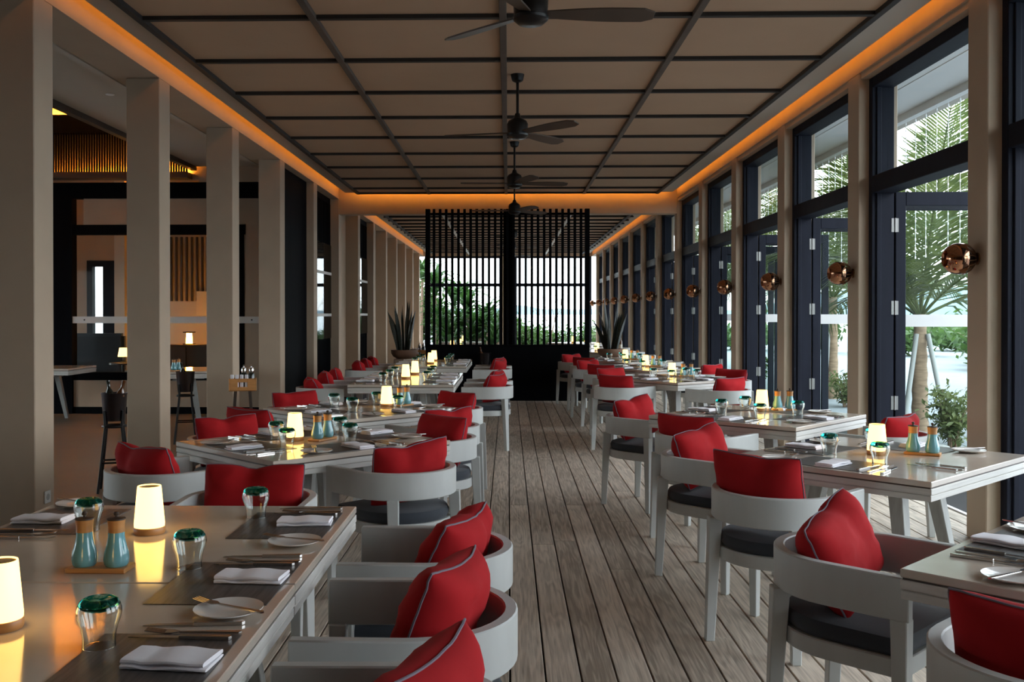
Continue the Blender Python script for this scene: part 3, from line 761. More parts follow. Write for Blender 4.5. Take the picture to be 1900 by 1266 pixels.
# ------------------------------------------------------------------ place settings
def p_mat():
    return MB().box(-0.21, 0.21, -0.16, 0.16, 0, 0.002).build('placemat', M['mat'])
def p_napkin():
    """a napkin folded in three: a soft rounded roll open at one end"""
    m = MB(); n = 12; prof = []
    D = 0.052
    for lay, (z0, z1, sh) in enumerate(((0.0, 0.009, 0.0), (0.0088, 0.021, 0.003))):
        ring_ = []
        for i in range(16):
            a_ = 2 * PI * i / 16; c_, s_ = math.cos(a_), math.sin(a_)
            y = (D - sh) * math.copysign(abs(c_) ** 0.45, c_); z = (z0 + z1) / 2 + (z1 - z0) / 2 * math.copysign(abs(s_) ** 0.55, s_)
            ring_.append((y, z))
        vs_ = []; fs_ = []
        for k in range(n + 1):
            u = k / n - 0.5
            for y, z in ring_:
                w_ = 0.0022 * math.sin(9 * u + lay) * (1 if z > z0 + 0.002 else 0) + 0.003 * math.exp(-((u + 0.36) / 0.08) ** 2) * (z > z0 + 0.002)
                vs_.append(((0.187 - 0.006 * lay) * u + 0.004 * lay * (y / D), y * (1 + 0.03 * math.sin(6 * u + lay)), z + w_))
        for k in range(n):
            for i in range(16):
                j = (i + 1) % 16; fs_.append((k * 16 + i, k * 16 + j, (k + 1) * 16 + j, (k + 1) * 16 + i))
        fs_ += [tuple(reversed(range(16))), tuple(n * 16 + i for i in range(16))]
        m.add(vs_, fs_)
    return m.build('napkin', M['napkin'], None, smooth=True)
def p_plate():
    return MB().lathe([(0.045, 0.0), (0.05, 0.002), (0.075, 0.008), (0.086, 0.013), (0.086, 0.0155), (0.074, 0.0115), (0.05, 0.006), (0.0, 0.0055)], 32, cap1=False).build('side_plate', M['china'], None, smooth=True)
def blade_shape(pts, t):
    """flat outline with thickness along z"""
    return MB().prism(pts, 0, t)
def p_knife():
    o = [(-0.115, -0.007), (-0.02, -0.006), (0.0, -0.008), (0.09, -0.009), (0.112, -0.003), (0.118, 0.005), (0.10, 0.008), (0.0, 0.007), (-0.02, 0.006), (-0.115, 0.009), (-0.122, 0.001)]
    k = MB().prism(o[2:8] + [], 0.004, 0.0058).prism([o[0], o[1], (0.0, -0.006), (0.0, 0.006), o[8], o[9], o[10]], 0.0, 0.009).build('table_knife', M['steel'], None, bevel=0.0015)
    return k
def p_fork():
    m = MB().prism([(-0.11, -0.007), (-0.02, -0.004), (0.03, -0.003), (0.03, 0.003), (-0.02, 0.004), (-0.11, 0.007), (-0.116, 0)], 0.0, 0.004)
    m.prism([(0.03, -0.003), (0.045, -0.012), (0.062, -0.0125), (0.062, 0.0125), (0.045, 0.012), (0.03, 0.003)], 0.001, 0.0045)
    for i in range(4):
        yy = -0.0105 + 0.007 * i
        m.obox(Matrix.Translation((0.085, yy, 0.0055)) @ Matrix.Rotation(-0.12, 4, 'Y'), 0.024, 0.0018, 0.0013)
    return m.build('dinner_fork', M['steel'], None, bevel=0.0006)
def p_glass():
    r = empty('tumbler')
    outer = [(0.036, 0.0), (0.0355, 0.012), (0.0365, 0.028), (0.0405, 0.046), (0.0465, 0.062), (0.0495, 0.076), (0.0485, 0.086), (0.0455, 0.095)]
    inner = [(0.0440, 0.093), (0.0465, 0.085), (0.0472, 0.076), (0.0443, 0.062), (0.0385, 0.046), (0.0345, 0.028), (0.0335, 0.012), (0.0335, 0.0)]
    MB().lathe(outer + inner + [(0.036, 0.0)], 28, cap0=False, cap1=False).build('bowl', M['glass'], r, smooth=True)
    MB().lathe([(0.0, 0.082), (0.030, 0.083), (0.0425, 0.0900), (0.0444, 0.0955), (0.041, 0.1035), (0.033, 0.1085), (0.023, 0.109), (0.012, 0.1065), (0.0, 0.106)], 28, cap0=False, cap1=False).build('base', M['teal'], r, smooth=True)
    return r
ZT = 0.7505
def setting(ex, ey, nx, ny, side, tname, what='mnpkfxg', jig=1.0, gx=0.0):
    """ex, ey: point on the table edge before the sitter; n: unit vector into the table"""
    n = Vector((nx, ny)).normalized(); rt = Vector((n.y, -n.x)); e = Vector((ex, ey))
    ang = math.atan2(n.y, n.x)
    def at(r, f_, z=0.0): p = e + rt * r + n * f_; return (p.x, p.y, ZT + z)
    J = lambda s: random.uniform(-s, s) * jig
    g = 'place settings'
    loc = side + ' ' + tname
    if 'm' in what: tag(inst('mat', p_mat, at(0, 0.19), ang - PI / 2), 'dark woven placemat ' + loc, 'placemat', 'dark placemats')
    if 'n' in what: tag(inst('napkin', p_napkin, at(0.02 + J(.01), 0.125 + J(.01), 0.002), ang + J(.09) + PI), 'white folded napkin ' + loc, 'napkin', 'folded napkins')
    if 'p' in what: tag(inst('plate', p_plate, at(-0.275 + J(.01), 0.11 + J(.012)), 0), 'small white side plate ' + loc, 'plate', 'side plates')
    if 'k' in what: tag(inst('knife', p_knife, at(0.275, 0.165, 0.0), ang + 0.10 + J(.06)), 'outer steel table knife ' + loc, 'knife', 'table knives')
    if 'f' in what: tag(inst('fork', p_fork, at(0.222, 0.150, 0.001), ang + 0.04 + J(.03)), 'steel dinner fork ' + loc, 'fork', 'dinner forks')
    if 'x' in what: tag(inst('knife', p_knife, at(0.175, 0.165, 0.002), ang + J(.04)), 'inner steel table knife ' + loc, 'knife', 'table knives')
    if 's' in what: tag(inst('fork', p_fork, at(-0.275, 0.11, 0.0165), ang - 0.35 + J(.2)), 'steel fork resting on the plate ' + loc, 'fork', 'dinner forks')
    if 'g' in what: tag(inst('glass', p_glass, at(0.135 + gx + J(.015), 0.335 + J(.015), 0.002 if 'm' in what and False else 0.0022), J(3)), 'upturned teal-based tumbler ' + loc, 'glass', 'upturned tumblers')
full = 'mnpkfxsg'
FT = 'the foreground left table'
for i, (y, q) in enumerate(((2.03, full), (2.68, full), (3.41, full))):
    setting(-0.59, y, -1, 0, 'at %s aisle seat of' % ('first', 'second', 'third')[i], FT, q)
for i, y in enumerate((2.62, 3.46)):
    setting(-1.79, y, 1, 0, 'at %s wall-side seat of' % ('nearer', 'farther')[i], FT, full)
def table_settings(key, sides, tname, what):
    c, e2, e1, b, a = tabs[key]
    S = {'near right side': (c - e1 * a / 2, e1), 'far left side': (c + e1 * a / 2, -e1), 'near left side': (c - e2 * b / 2, e2), 'far right side': (c + e2 * b / 2, -e2)}
    for s in sides:
        p, d = S[s]; setting(p.x, p.y, d.x, d.y, 'at the ' + s, tname, what, gx={'R3': 0.10, 'R4': -0.10, 'R5': 0.10, 'R6': 0.10}.get(key, 0) if s == 'far right side' else 0)
ALL4 = ('near right side', 'far left side', 'near left side', 'far right side')
table_settings('L2', ALL4, T2, full); table_settings('L3', ALL4, T3, full)
table_settings('R1', ('far left side', 'near left side', 'far right side'), names['R1'], full)
table_settings('R2', ('far left side', 'near left side', 'far right side'), names['R2'], full)
c, e2, e1, b, a = tabs['R2']; p = c - e1 * a / 2
setting(p.x - 0.28, p.y - 0.27, e1.x, e1.y, 'at the near right side', names['R2'], 'kxf')
table_settings('R3', ALL4, names['R3'], full)
table_settings('R4', ALL4, names['R4'], 'mnpkg')
table_settings('R5', ALL4, names['R5'], 'mnpkg'); table_settings('R6', ALL4, names['R6'], 'mnpg')
for nm, ys_ in (('the fourth left table', (10.62, 11.20, 11.78)), ('the screen-side left table', (14.20, 14.78, 15.36))):
    for i, y in enumerate(ys_):
        q = ('first', 'second', 'third')[i]
        setting(-0.575, y, -1, 0, 'at %s aisle place of' % q, nm, 'mnpkg'); setting(-1.685, y, 1, 0, 'at %s wall-side place of' % q, nm, 'mnpkg')
for i, (x, y) in enumerate(((-0.69, 21.0), (-0.69, 22.4), (1.39, 19.11), (1.39, 21.61))):
    setting(x, y, -1 if x < 0 else 0.7, 0 if x < 0 else 0.7, 'on far-room table, %s one' % ('nearest left', 'second left', 'nearest right', 'second right')[i], 'behind the screen', 'ng')

# ------------------------------------------------------------------ lamps and shaker sets on the tables
def lamp():
    r = empty('table_lamp')
    MB().lathe([(0.050, 0), (0.0515, 0.004), (0.0515, 0.020), (0.049, 0.024)], 28).build('wooden_base', M['warmwood'], r, smooth=True)
    MB().lathe([(0.050, 0.024), (0.0505, 0.035), (0.0395, 0.158), (0.0385, 0.162), (0.0355, 0.161), (0.0355, 0.158)], 32, cap0=True, cap1=False).build('shade', M['shade'], r, smooth=True)
    MB().lathe([(0.0355, 0.1585), (0.0, 0.156)], 28, cap0=False, cap1=False).build('shade_top', M['shade_inner'], r)
    return r
def put_lamp(x, y, label, z=0.75):
    return tag(inst('lamp', lamp, (x, y, z)), label, 'lamp', 'lit table lamps')
put_lamp(-1.21, 2.28, 'lit conical table lamp at the left edge of the foreground table')
put_lamp(-1.225, 3.28, 'lit conical table lamp in the middle of the foreground left table')
put_lamp(-1.26, 5.70, 'lit conical table lamp on the second left table')
put_lamp(-0.98, 7.80, 'lit conical table lamp on the third left table')
put_lamp(-1.18, 11.15, 'lit conical table lamp on the fourth left table, nearer one')
put_lamp(-1.15, 11.95, 'lit conical table lamp on the fourth left table, farther one')
put_lamp(-1.16, 14.5, 'lit conical table lamp on the left table by the screen, nearer one')
put_lamp(-1.18, 15.4, 'lit conical table lamp on the left table by the screen, farther one')
put_lamp(1.96, 5.20, 'lit conical table lamp on the second right table')
put_lamp(1.95, 7.50, 'lit conical table lamp on the third right table')
put_lamp(1.95, 11.60, 'lit conical table lamp on the fourth right table')
put_lamp(1.94, 13.75, 'lit conical table lamp on the fifth right table')
put_lamp(1.90, 15.80, 'lit conical table lamp on the sixth right table')
put_lamp(1.78, 19.55, 'lit conical table lamp on the nearest right table beyond the screen')
put_lamp(1.78, 22.2, 'lit conical table lamp on the middle right table beyond the screen')
put_lamp(1.68, 25.1, 'lit conical table lamp on the farthest right table beyond the screen')
put_lamp(-1.22, 21.1, 'lit conical table lamp between screen slats, nearest on the left')
put_lamp(-1.12, 22.3, 'lit conical table lamp between screen slats, second on the left')
put_lamp(-1.18, 25.6, 'lit conical table lamp between screen slats, farthest on the left')
def tray():
    return MB().box(-0.088, 0.088, -0.042, 0.042, 0, 0.014).build('shaker_tray', M['warmwood'], None, bevel=0.003)
def shaker():
    r = empty('salt_shaker')
    MB().lathe([(0.030, 0), (0.0345, 0.006), (0.0365, 0.020), (0.0345, 0.040), (0.027, 0.065), (0.0235, 0.085), (0.0232, 0.098)], 24).build('body', M['tealglaze'], r, smooth=True)
    MB().lathe([(0.0234, 0.098), (0.0230, 0.115), (0.0250, 0.132), (0.0255, 0.134)], 24).build('wooden_collar', M['warmwood'], r, smooth=True)
    k = MB().lathe([(0.0262, 0.134), (0.0262, 0.138), (0.012, 0.140), (0.004, 0.142), (0.004, 0.146)], 20)
    k.lathe([(0.002, 0.144), (0.007, 0.147), (0.008, 0.152), (0.005, 0.157), (0.001, 0.158)], 14)
    k.build('cap', M['brown_dark'], r, smooth=True)
    return r
def shaker_set(x, y, deg, tname):
    t = math.radians(deg)
    tag(inst('tray', tray, (x, y, 0.7505), t), 'small honey wood shaker tray ' + tname, 'tray', 'shaker trays')
    for s, nm in ((-1, 'left'), (1, 'right')):
        o = inst('shaker', shaker, (x + 0.047 * s * math.cos(t), y + 0.047 * s * math.sin(t), 0.765), t)
        tag(o, 'turquoise shaker with wooden collar, %s one %s' % (nm, tname), 'shaker', 'turquoise shakers')
shaker_set(-1.19, 2.80, 0, 'on the foreground left table')
shaker_set(-1.10, 5.72, 62, 'on the second left table')
shaker_set(-0.85, 7.85, 60, 'on the third left table')
shaker_set(2.20, 5.20, -30, 'on the second right table')
shaker_set(2.13, 7.55, 0, 'on the third right table')
shaker_set(2.13, 11.60, 0, 'on the fourth right table')
shaker_set(2.10, 13.8, 0, 'on the fifth right table')
shaker_set(2.06, 15.85, 0, 'on the sixth right table')
shaker_set(-4.33, 12.55, 70, 'in the left side room')

# ------------------------------------------------------------------ ceiling fans
def fan():
    r = empty('ceiling_fan')      # origin at the ceiling
    MB().lathe([(0.025, -0.085), (0.050, -0.07), (0.062, -0.02), (0.064, 0.0)], 20).build('canopy', M['blackmetal'], r, smooth=True)
    MB().lathe([(0.013, -0.40), (0.013, -0.07)], 10).build('rod', M['blackmetal'], r, smooth=True)
    MB().lathe([(0.0, -0.605), (0.07, -0.60), (0.098, -0.575), (0.10, -0.56), (0.094, -0.555), (0.098, -0.47), (0.085, -0.44), (0.035, -0.41), (0.022, -0.37)], 26).build('motor', M['blackmetal'], r, smooth=True)
    return r
def blade(m_parent, deg):
    n = 10; top = []; bot = []
    for i in range(n + 1):
        u = i / n; x = 0.07 + 0.62 * u
        wd = 0.035 + 0.055 * math.sin(min(1, u * 1.25) * PI / 2) - 0.02 * u
        if i == n: wd *= 0.55
        top.append((x, wd * 0.9)); bot.append((x, -wd))
    out = bot + top[::-1]
    m = MB().prism(out, -0.005, 0.005)
    tw = Matrix.Rotation(math.radians(-13), 4, 'X')
    m.v = [tuple(tw @ Vector(p)) for p in m.v]
    o = m.build('blade', M['fanblade'], m_parent, bevel=0.002)
    o.location = (0, 0, -0.545); o.rotation_euler = (0, 0, math.radians(deg))
    return o
fm = None
for i, (x, y, angs) in enumerate(((0.125, 5.42, (3, 135, 248)), (0.085, 8.95, (168, -42, 52)), (0.08, 12.45, (184, 8, 292)), (0.10, 15.75, (182, 40, 300)),
                                  (0.10, 20.6, (10, 130, 250)), (0.10, 24.2, (0, 120, 240)), (0.10, 27.8, (30, 150, 270)))):
    r = fan() if i == 0 else clone(fm)
    if i == 0: fm = r
    r.location = (x, y, ZC + (0.012 if i < 4 else 0.012))
    nm = ('hanging over the camera end', 'second from the camera', 'third from the camera', 'just before the cross beam', 'seen through the screen, nearest one', 'seen through the screen, middle one', 'seen through the screen, farthest one')[i]
    tag(r, 'black ceiling fan with walnut blades ' + nm, 'fan', 'ceiling fans')
    pend = (r, angs)
    if i == 0: fans = []
    fans.append(pend)
for r, angs in fans:
    for a_ in angs: blade(r, a_)

# ------------------------------------------------------------------ planters, wine coolers, condiment stands
def sword_leaf(h, wd, bend, tw):
    n = 9; m = MB(); vs_ = []; fs_ = []
    for i in range(n + 1):
        u = i / n; ww = wd * (0.55 + 0.6 * math.sin(PI * (0.15 + 0.75 * u))) * (1 - u ** 4)
        cx_ = bend * u * u; a_ = tw * u
        for s, th in ((-1, 0), (0, -0.25), (1, 0), (0, 0.12)):
            px_, py_ = s * ww / 2, th * ww
            vs_.append((cx_ + px_ * math.cos(a_) - py_ * math.sin(a_), px_ * math.sin(a_) + py_ * math.cos(a_), h * u))
    for i in range(n):
        for k in range(4):
            fs_.append((i * 4 + k, i * 4 + (k + 1) % 4, i * 4 + 4 + (k + 1) % 4, i * 4 + 4 + k))
    fs_.append((3, 2, 1, 0))
    return m.add(vs_, fs_).mesh('leaf', M['snake'], smooth=True)
leafs = [sword_leaf(0.78, 0.07, 0.05, 0.5), sword_leaf(0.66, 0.08, 0.12, -0.6), sword_leaf(0.86, 0.06, -0.04, 0.8)]
def planter(x, y, label, seed, spread):
    rd = random.Random(seed)
    r = empty('snake_plant', (x, y, 0)); tag(r, label, 'plant', 'dark sword-leaved plants')
    MB().box(-0.17, 0.17, -0.17, 0.17, 0, 0.70).build('pedestal', M['beigepot'], r, bevel=0.01)
    MB().lathe([(0.12, 0.70), (0.20, 0.74), (0.235, 0.80), (0.24, 0.86), (0.215, 0.86), (0.20, 0.82), (0.0, 0.82)], 28, cap1=False).build('bowl', M['terracotta'], r, smooth=True)
    for i in range(15):
        a_ = rd.uniform(0, 2 * PI); d = rd.uniform(0.02, 0.12)
        o = put('leaf', rd.choice(leafs), r); s = rd.uniform(0.8, 1.28)
        o.location = (d * math.cos(a_), d * math.sin(a_), 0.81); o.scale = (1, 1, s)
        o.rotation_euler = Euler((rd.uniform(-.5, .5) * spread, rd.uniform(0.05, spread), a_))
planter(-1.84, 17.15, 'dark sword-leaved plant in a brown bowl left of the slatted screen', 3, 0.18)
planter(1.86, 17.7, 'dark sword-leaved plant in a brown bowl right of the slatted screen', 8, 0.24)
def cooler(h=0.83, rb=0.105, bh=0.235):
    r = empty('wine_cooler_stand')
    z1 = h; z0 = h - bh
    MB().lathe([(rb * .80, z0), (rb * .82, z0 + .004), (rb, z1 - .008), (rb * 1.06, z1), (rb * .98, z1), (rb * .93, z1 - .01), (rb * .75, z0 + .02), (0, z0 + .02)], 28, cap1=False).build('bucket', M['bucket'], r, smooth=True)
    ring = MB()
    ring.tube([(rb * .86 * math.cos(2 * PI * i / 24), rb * .86 * math.sin(2 * PI * i / 24), z0 - .045) for i in range(24)], 0.012, 8, closed=True)
    ring.build('ring', M['blackmetal'], r, smooth=True)
    for i in range(4):
        a_ = PI / 4 + i * PI / 2; c_, s_ = math.cos(a_), math.sin(a_)
        MB().tube([(rb * .98 * c_, rb * .98 * s_, z0 + .09), (rb * .88 * c_, rb * .88 * s_, z0 - .05), (0.17 * c_, 0.17 * s_, 0.0)], 0.011, 8).build('leg', M['blackmetal'], r, smooth=True)
    b_ = MB()
    for i in range(4):
        a_, c2 = PI / 4 + i * PI / 2, PI / 4 + (i + 1) * PI / 2; rr = 0.135
        b_.tube([(rr * math.cos(a_), rr * math.sin(a_), 0.25), (rr * math.cos(c2), rr * math.sin(c2), 0.25)], 0.008, 6)
    b_.build('stretcher', M['blackmetal'], r, smooth=True)
    return r
def wine_bottle(mat):
    r = empty('wine_bottle')
    MB().lathe([(0.034, 0), (0.037, 0.004), (0.037, 0.18), (0.030, 0.205), (0.0145, 0.235), (0.0135, 0.285), (0.0155, 0.288), (0.0155, 0.302), (0.012, 0.305)], 20).build('bottle_body', M[mat], r, smooth=True)
    MB().lathe([(0.0376, 0.05), (0.0376, 0.13)], 20, cap0=False, cap1=False).build('paper_label', M['whiteboard'], r, smooth=True)
    return r
def put_cooler(x, y, label, rz=0.3): return tag(inst('cooler', cooler, (x, y, 0), rz), label, 'wine cooler', 'wine coolers on stands')
put_cooler(-3.33, 8.12, 'dark metal wine cooler on black legs between the two nearest left columns')
put_cooler(-3.74, 11.15, 'slim dark wine cooler on black legs behind the third left column, left one')
put_cooler(-3.42, 11.45, 'slim dark wine cooler on black legs behind the third left column, right one')
put_cooler(-0.40, 16.45, 'dark wine cooler on a stand against the screen base')
def put_bottle(mat, x, y, z, ax, ay, label):
    o = inst(('bottle', mat), lambda: wine_bottle(mat), (x, y, z), rot=(ax, ay, 0.4)); tag(o, label, 'bottle', 'wine bottles')
put_bottle('amber', -3.31, 8.10, 0.64, 0.12, 0.22, 'brown glass wine bottle leaning in the nearest wine cooler')
put_bottle('bottle', -3.36, 8.16, 0.63, -0.1, -0.12, 'dark glass wine bottle in the nearest wine cooler')
put_bottle('bottle', -3.74, 11.15, 0.63, 0.05, -0.15, 'dark wine bottle in the left cooler behind the third column')
put_bottle('bottle', -3.42, 11.45, 0.63, 0.05, 0.12, 'dark wine bottle in the right cooler behind the third column')
put_bottle('amber', -0.42, 16.45, 0.63, 0.0, -0.2, 'wine bottle leaning in the cooler by the screen base')
def caddy():
    r = empty('condiment_stand')
    z0, z1 = 0.665, 0.80
    m = MB().box(-0.145, 0.145, -0.075, 0.075, z0, z0 + 0.012)
    m.box(-0.145, -0.133, -0.075, 0.075, z0, z1).box(0.133, 0.145, -0.075, 0.075, z0, z1)
    m.box(-0.133, 0.133, 0.063, 0.075, z0, z1)
    m.box(-0.133, -0.05, -0.075, -0.063, z0, z1).box(0.05, 0.133, -0.075, -0.063, z0, z1).box(-0.05, 0.05, -0.075, -0.063, z0, z0 + 0.045).box(-0.05, 0.05, -0.075, -0.063, z1 - 0.04, z1)
    m.build('box', M['warmwood'], r, bevel=0.003)
    for sx_, sy_ in ((-1, -1), (1, -1), (1, 1), (-1, 1)):
        MB().post((0.075 * sx_, 0.045 * sy_, z0), (0.115 * sx_, 0.075 * sy_, 0), 0.032, 0.022).build('leg', M['brown_dark'], r)
    return r
def pepper_mill():
    r = empty('pepper_mill')
    MB().lathe([(0.036, 0), (0.036, 0.15), (0.028, 0.175), (0.024, 0.185)], 18).build('body', M['bottle'], r, smooth=True)
    MB().lathe([(0.026, 0.185), (0.030, 0.21), (0.022, 0.235), (0.010, 0.24), (0.009, 0.25), (0.012, 0.26), (0.004, 0.268)], 18).build('chrome_top', M['steel'], r, smooth=True)
    return r
def put_caddy(x, y, rz, where):
    o = tag(inst('caddy', caddy, (x, y, 0), rz), 'honey wood condiment box on four legs ' + where, 'condiment stand', 'condiment stands')
    R_ = Matrix.Rotation(rz, 3, 'Z')
    for i, (dx, dy) in enumerate(((0.09, 0.02), (0.012, 0.022))):
        p = Vector((x, y, 0)) + R_ @ Vector((dx, dy, 0))
        tag(inst('mill', pepper_mill, (p.x, p.y, 0.677)), 'black mill with chrome top, %s one in the box %s' % (('right', 'left')[i], where), 'pepper mill', 'pepper mills')
    for i in range(4):
        p = Vector((x, y, 0)) + R_ @ Vector((-0.11 + 0.05 * i, -0.045, 0))
        tag(inst('menu', lambda: MB().box(-0.017, 0.017, -0.012, 0.012, 0, 0.165).build('napkin_roll', M['napkin'], None, bevel=0.004), (p.x, p.y, 0.677)),
            'pale napkin roll standing in the box %s, %s one' % (where, ('leftmost', 'second', 'third', 'rightmost')[i]), 'napkin', 'napkin rolls')
put_caddy(-2.87, 10.42, 0.25, 'by the third left column')
put_caddy(-1.72, 18.6, 0.1, 'behind the left plant')
put_bottle('amber', 2.25, 19.5, 0.7505, 0, 0, 'brown glass bottle standing on the far table right of the screen')
so = empty('wall_socket', (XL + 0.001, CY(0) + 0.16, 0.26)); tag(so, 'white wall socket low on the nearest left column', 'socket')
MB().box(0, 0.008, -0.042, 0.042, -0.042, 0.042).build('plate', M['strip'], so, bevel=0.003)
MB().lathe([(0.022, 0.008), (0.022, 0.0095)], 16, Matrix.Rotation(PI / 2, 4, 'Y')).build('outlet', M['pole'], so)

# ------------------------------------------------------------------ room behind the back glass, seen dimly between the left columns
struct('wall_inner_room', MB().box(-11, -9.15, 20.9, 21.0, 0, 4.9).box(-8.35, -3.5, 20.9, 21.0, 0, 4.9).box(-9.15, -8.35, 20.9, 21.0, 2.65, 4.9), M['column'])
struct('wall_inner_side', MB().box(-3.6, -3.5, 15.1, 21, 0, 4.9), M['column'])
d = empty('door_30'); d['kind'] = 'structure'
MB().box(-9.15, -9.03, 20.86, 21.02, 0, 2.65).box(-8.80, -8.35, 20.86, 21.02, 0, 2.65).box(-9.03, -8.80, 20.86, 21.02, 2.52, 2.65).build('door_frame', M['frame'], d)
MB().box(-9.03, -8.80, 20.94, 20.946, 0, 2.52).build('door_pane', M['pane'], d)
struct('column', MB().box(-7.62, -7.42, 18.6, 18.9, 0, 4.9), M['soffit'])
struct('column', MB().box(-6.47, -6.32, 17.0, 17.3, 0, 4.9), M['soffit'])
fs = empty('slat_wall', (-6.4, 19.5, 0)); fs['kind'] = 'structure'
MB().box(-0.45, 1.0, 0.02, 0.06, 0, 3.1).build('backing', M['soffit'], fs)
s_m = MB().box(-0.018, 0.018, -0.03, 0.02, 1.75, 3.05).mesh('slat', M['brown_dark'])
for i in range(14):
    s_ = put('slat', s_m, fs); s_.location = (-0.42 + 0.105 * i, 0, 0)
tag(MB().box(-6.28, -5.7, 19.40, 19.42, 1.46, 1.95).build('wall_panel', M['whiteboard']), 'cream square panel on the slatted wall of the inner room', 'panel')
struct('inner_cove', MB().box(-8.4, -4.6, 19.3, 19.5, 3.1, 3.2), M['soffit'])
led('inner_cove_light', -8.3, -4.7, 19.42, 19.46, 3.2, 3.212, 'amber light strip over the slatted wall of the inner room', 'led2')
struct('wall_inner_cove', MB().box(-8.4, -4.6, 19.56, 19.6, 3.1, 3.9), M['column'])
sf = empty('sofa', (-7.6, 17.4, 0)); tag(sf, 'dark upholstered bench sofa in the inner room', 'sofa')
MB().box(-1.0, 0.8, -0.4, 0.4, 0.15, 0.45).build('seat', M['seat'], sf, bevel=0.04, seg=2)
MB().box(-1.0, 0.8, -0.42, -0.25, 0.45, 1.15).build('backrest', M['seat'], sf, bevel=0.05, seg=2)
for x in (-0.9, 0.7):
    for y in (-0.35, 0.35): MB().post((x, y, 0.15), (x, y, 0), 0.05, 0.035).build('leg', M['brown_dark'], sf)
st = empty('side_table', (-6.35, 15.85, 0)); tag(st, 'small dark side table under a lit lamp in the inner room', 'table')
MB().lathe([(0.22, 0.66), (0.22, 0.69)], 20).build('top', M['brown_dark'], st)
MB().lathe([(0.16, 0), (0.16, 0.02), (0.025, 0.03), (0.025, 0.66)], 16).build('stem', M['blackmetal'], st)
lp = empty('desk_lamp', (-6.35, 15.85, 0.69)); tag(lp, 'small lit lamp with tapered shade behind the back glass', 'lamp')
MB().lathe([(0.06, 0), (0.06, 0.012), (0.008, 0.02), (0.008, 0.2)], 14).build('stand', M['blackmetal'], lp)
MB().lathe([(0.085, 0.10), (0.058, 0.245)], 20, cap0=False, cap1=False).build('shade', M['shade'], lp, smooth=True)
lp2 = empty('lantern', (-5.98, 18.05, 0.92)); tag(lp2, 'small glowing yellow lantern in the inner room', 'lantern')
MB().box(-0.09, 0.09, -0.09, 0.09, 0, 0.02).box(-0.09, 0.09, -0.09, 0.09, 0.22, 0.24).build('lantern_frame', M['blackmetal'], lp2)
MB().lathe([(0.06, 0.02), (0.05, 0.21)], 14).build('flame_glass', M['led2'], lp2)
lt = empty('low_cabinet', (-5.98, 18.1, 0)); tag(lt, 'dark low cabinet carrying the yellow lantern', 'cabinet')
MB().box(-0.4, 0.4, -0.2, 0.2, 0.0, 0.92).build('body', M['brown_dark'], lt, bevel=0.005)
for x in (-0.2, 0.2): MB().box(x - 0.19, x + 0.19, -0.215, -0.2, 0.1, 0.88).build('door', M['brown_dark'], lt, bevel=0.004)

# ------------------------------------------------------------------ outside: eaves, light strings, sand, sea, hills, plants
struct('eaves', MB().box(3.44, 4.5, YB, YF + 1.2, 3.74, 3.80).box(4.42, 4.5, YB, YF + 1.2, 3.66, 3.74).box(3.9, 3.912, YB, YF + 1.2, 3.734, 3.74), M['eave'])
struct('roof', MB().box(-11.2, 4.6, YB - 0.3, YF + 1.4, 5.02, 5.2), M['soffit'])
struct('roof_fascia', MB().box(4.5, 4.6, YB, YF + 1.3, 3.66, 5.1), M['soffit'])
il = empty('icicle_lights', (4.46, 0, 3.66)); tag(il, 'curtain of hanging white bulb strands along the eaves', 'light string')
sm = MB().box(-0.002, 0.002, -0.002, 0.002, -1.55, 0)
for i in range(16): sm.box(-0.006, 0.006, -0.006, 0.006, -0.10 * i - 0.06, -0.10 * i - 0.035)
smesh = sm.mesh('strand', M['whitebulb'])
for i in range(70):
    s_ = put('strand', smesh, il); s_.location = (0, 7.6 + 0.262 * i, 0); s_.scale = (1, 1, 1.0 - 0.25 * (i % 3 == 1))
g_ = MB().box(4.75, 60, -40, 75, -1.0, -0.26).box(-60, 4.75, 36.2, 75, -1.0, -0.26).box(-60, -11.15, -40, 36.2, -1.0, -0.26)
struct('ground', g_, M['sand'])
struct('sea', MB().box(-4000, 4000, -3000, 4000, -1.2, -0.7), M['sea'])
def hill(x, y, L, h, deg, seed, n=60):
    rd = random.Random(seed); ph = [rd.uniform(0, 6) for _ in range(5)]
    m = MB(); vs_ = []; fs_ = []; rows = 9
    for i in range(n + 1):
        u = i / n; env = math.sin(PI * u) ** 0.6
        hh = h * env * (0.62 + 0.22 * math.sin(5 * u + ph[0]) + 0.12 * math.sin(13 * u + ph[1]) + 0.07 * math.sin(31 * u + ph[2]))
        for j in range(rows):
            w_ = j / (rows - 1) - 0.5
            vs_.append((L * (u - 0.5), w_ * L * 0.4, hh * (1 - (2 * w_) ** 2) + 0.05 * h * noise.noise(Vector((u * 20, w_ * 8, seed))) * env - 1))
    for i in range(n):
        for j in range(rows - 1):
            fs_.append((i * rows + j, (i + 1) * rows + j, (i + 1) * rows + j + 1, i * rows + j + 1))
    o = struct('hill', m.add(vs_, fs_), M['hill'], smooth=True); o.location = (x, y, -0.7); o.rotation_euler = (0, 0, math.radians(deg))
hill(95, 1900, 330, 24, 0, 1); hill(-250, 2300, 500, 18, 0, 5)
hill(780, 1500, 900, 62, -20, 2); hill(1500, 1200, 900, 50, -40, 3); hill(500, 2100, 500, 22, -5, 4)

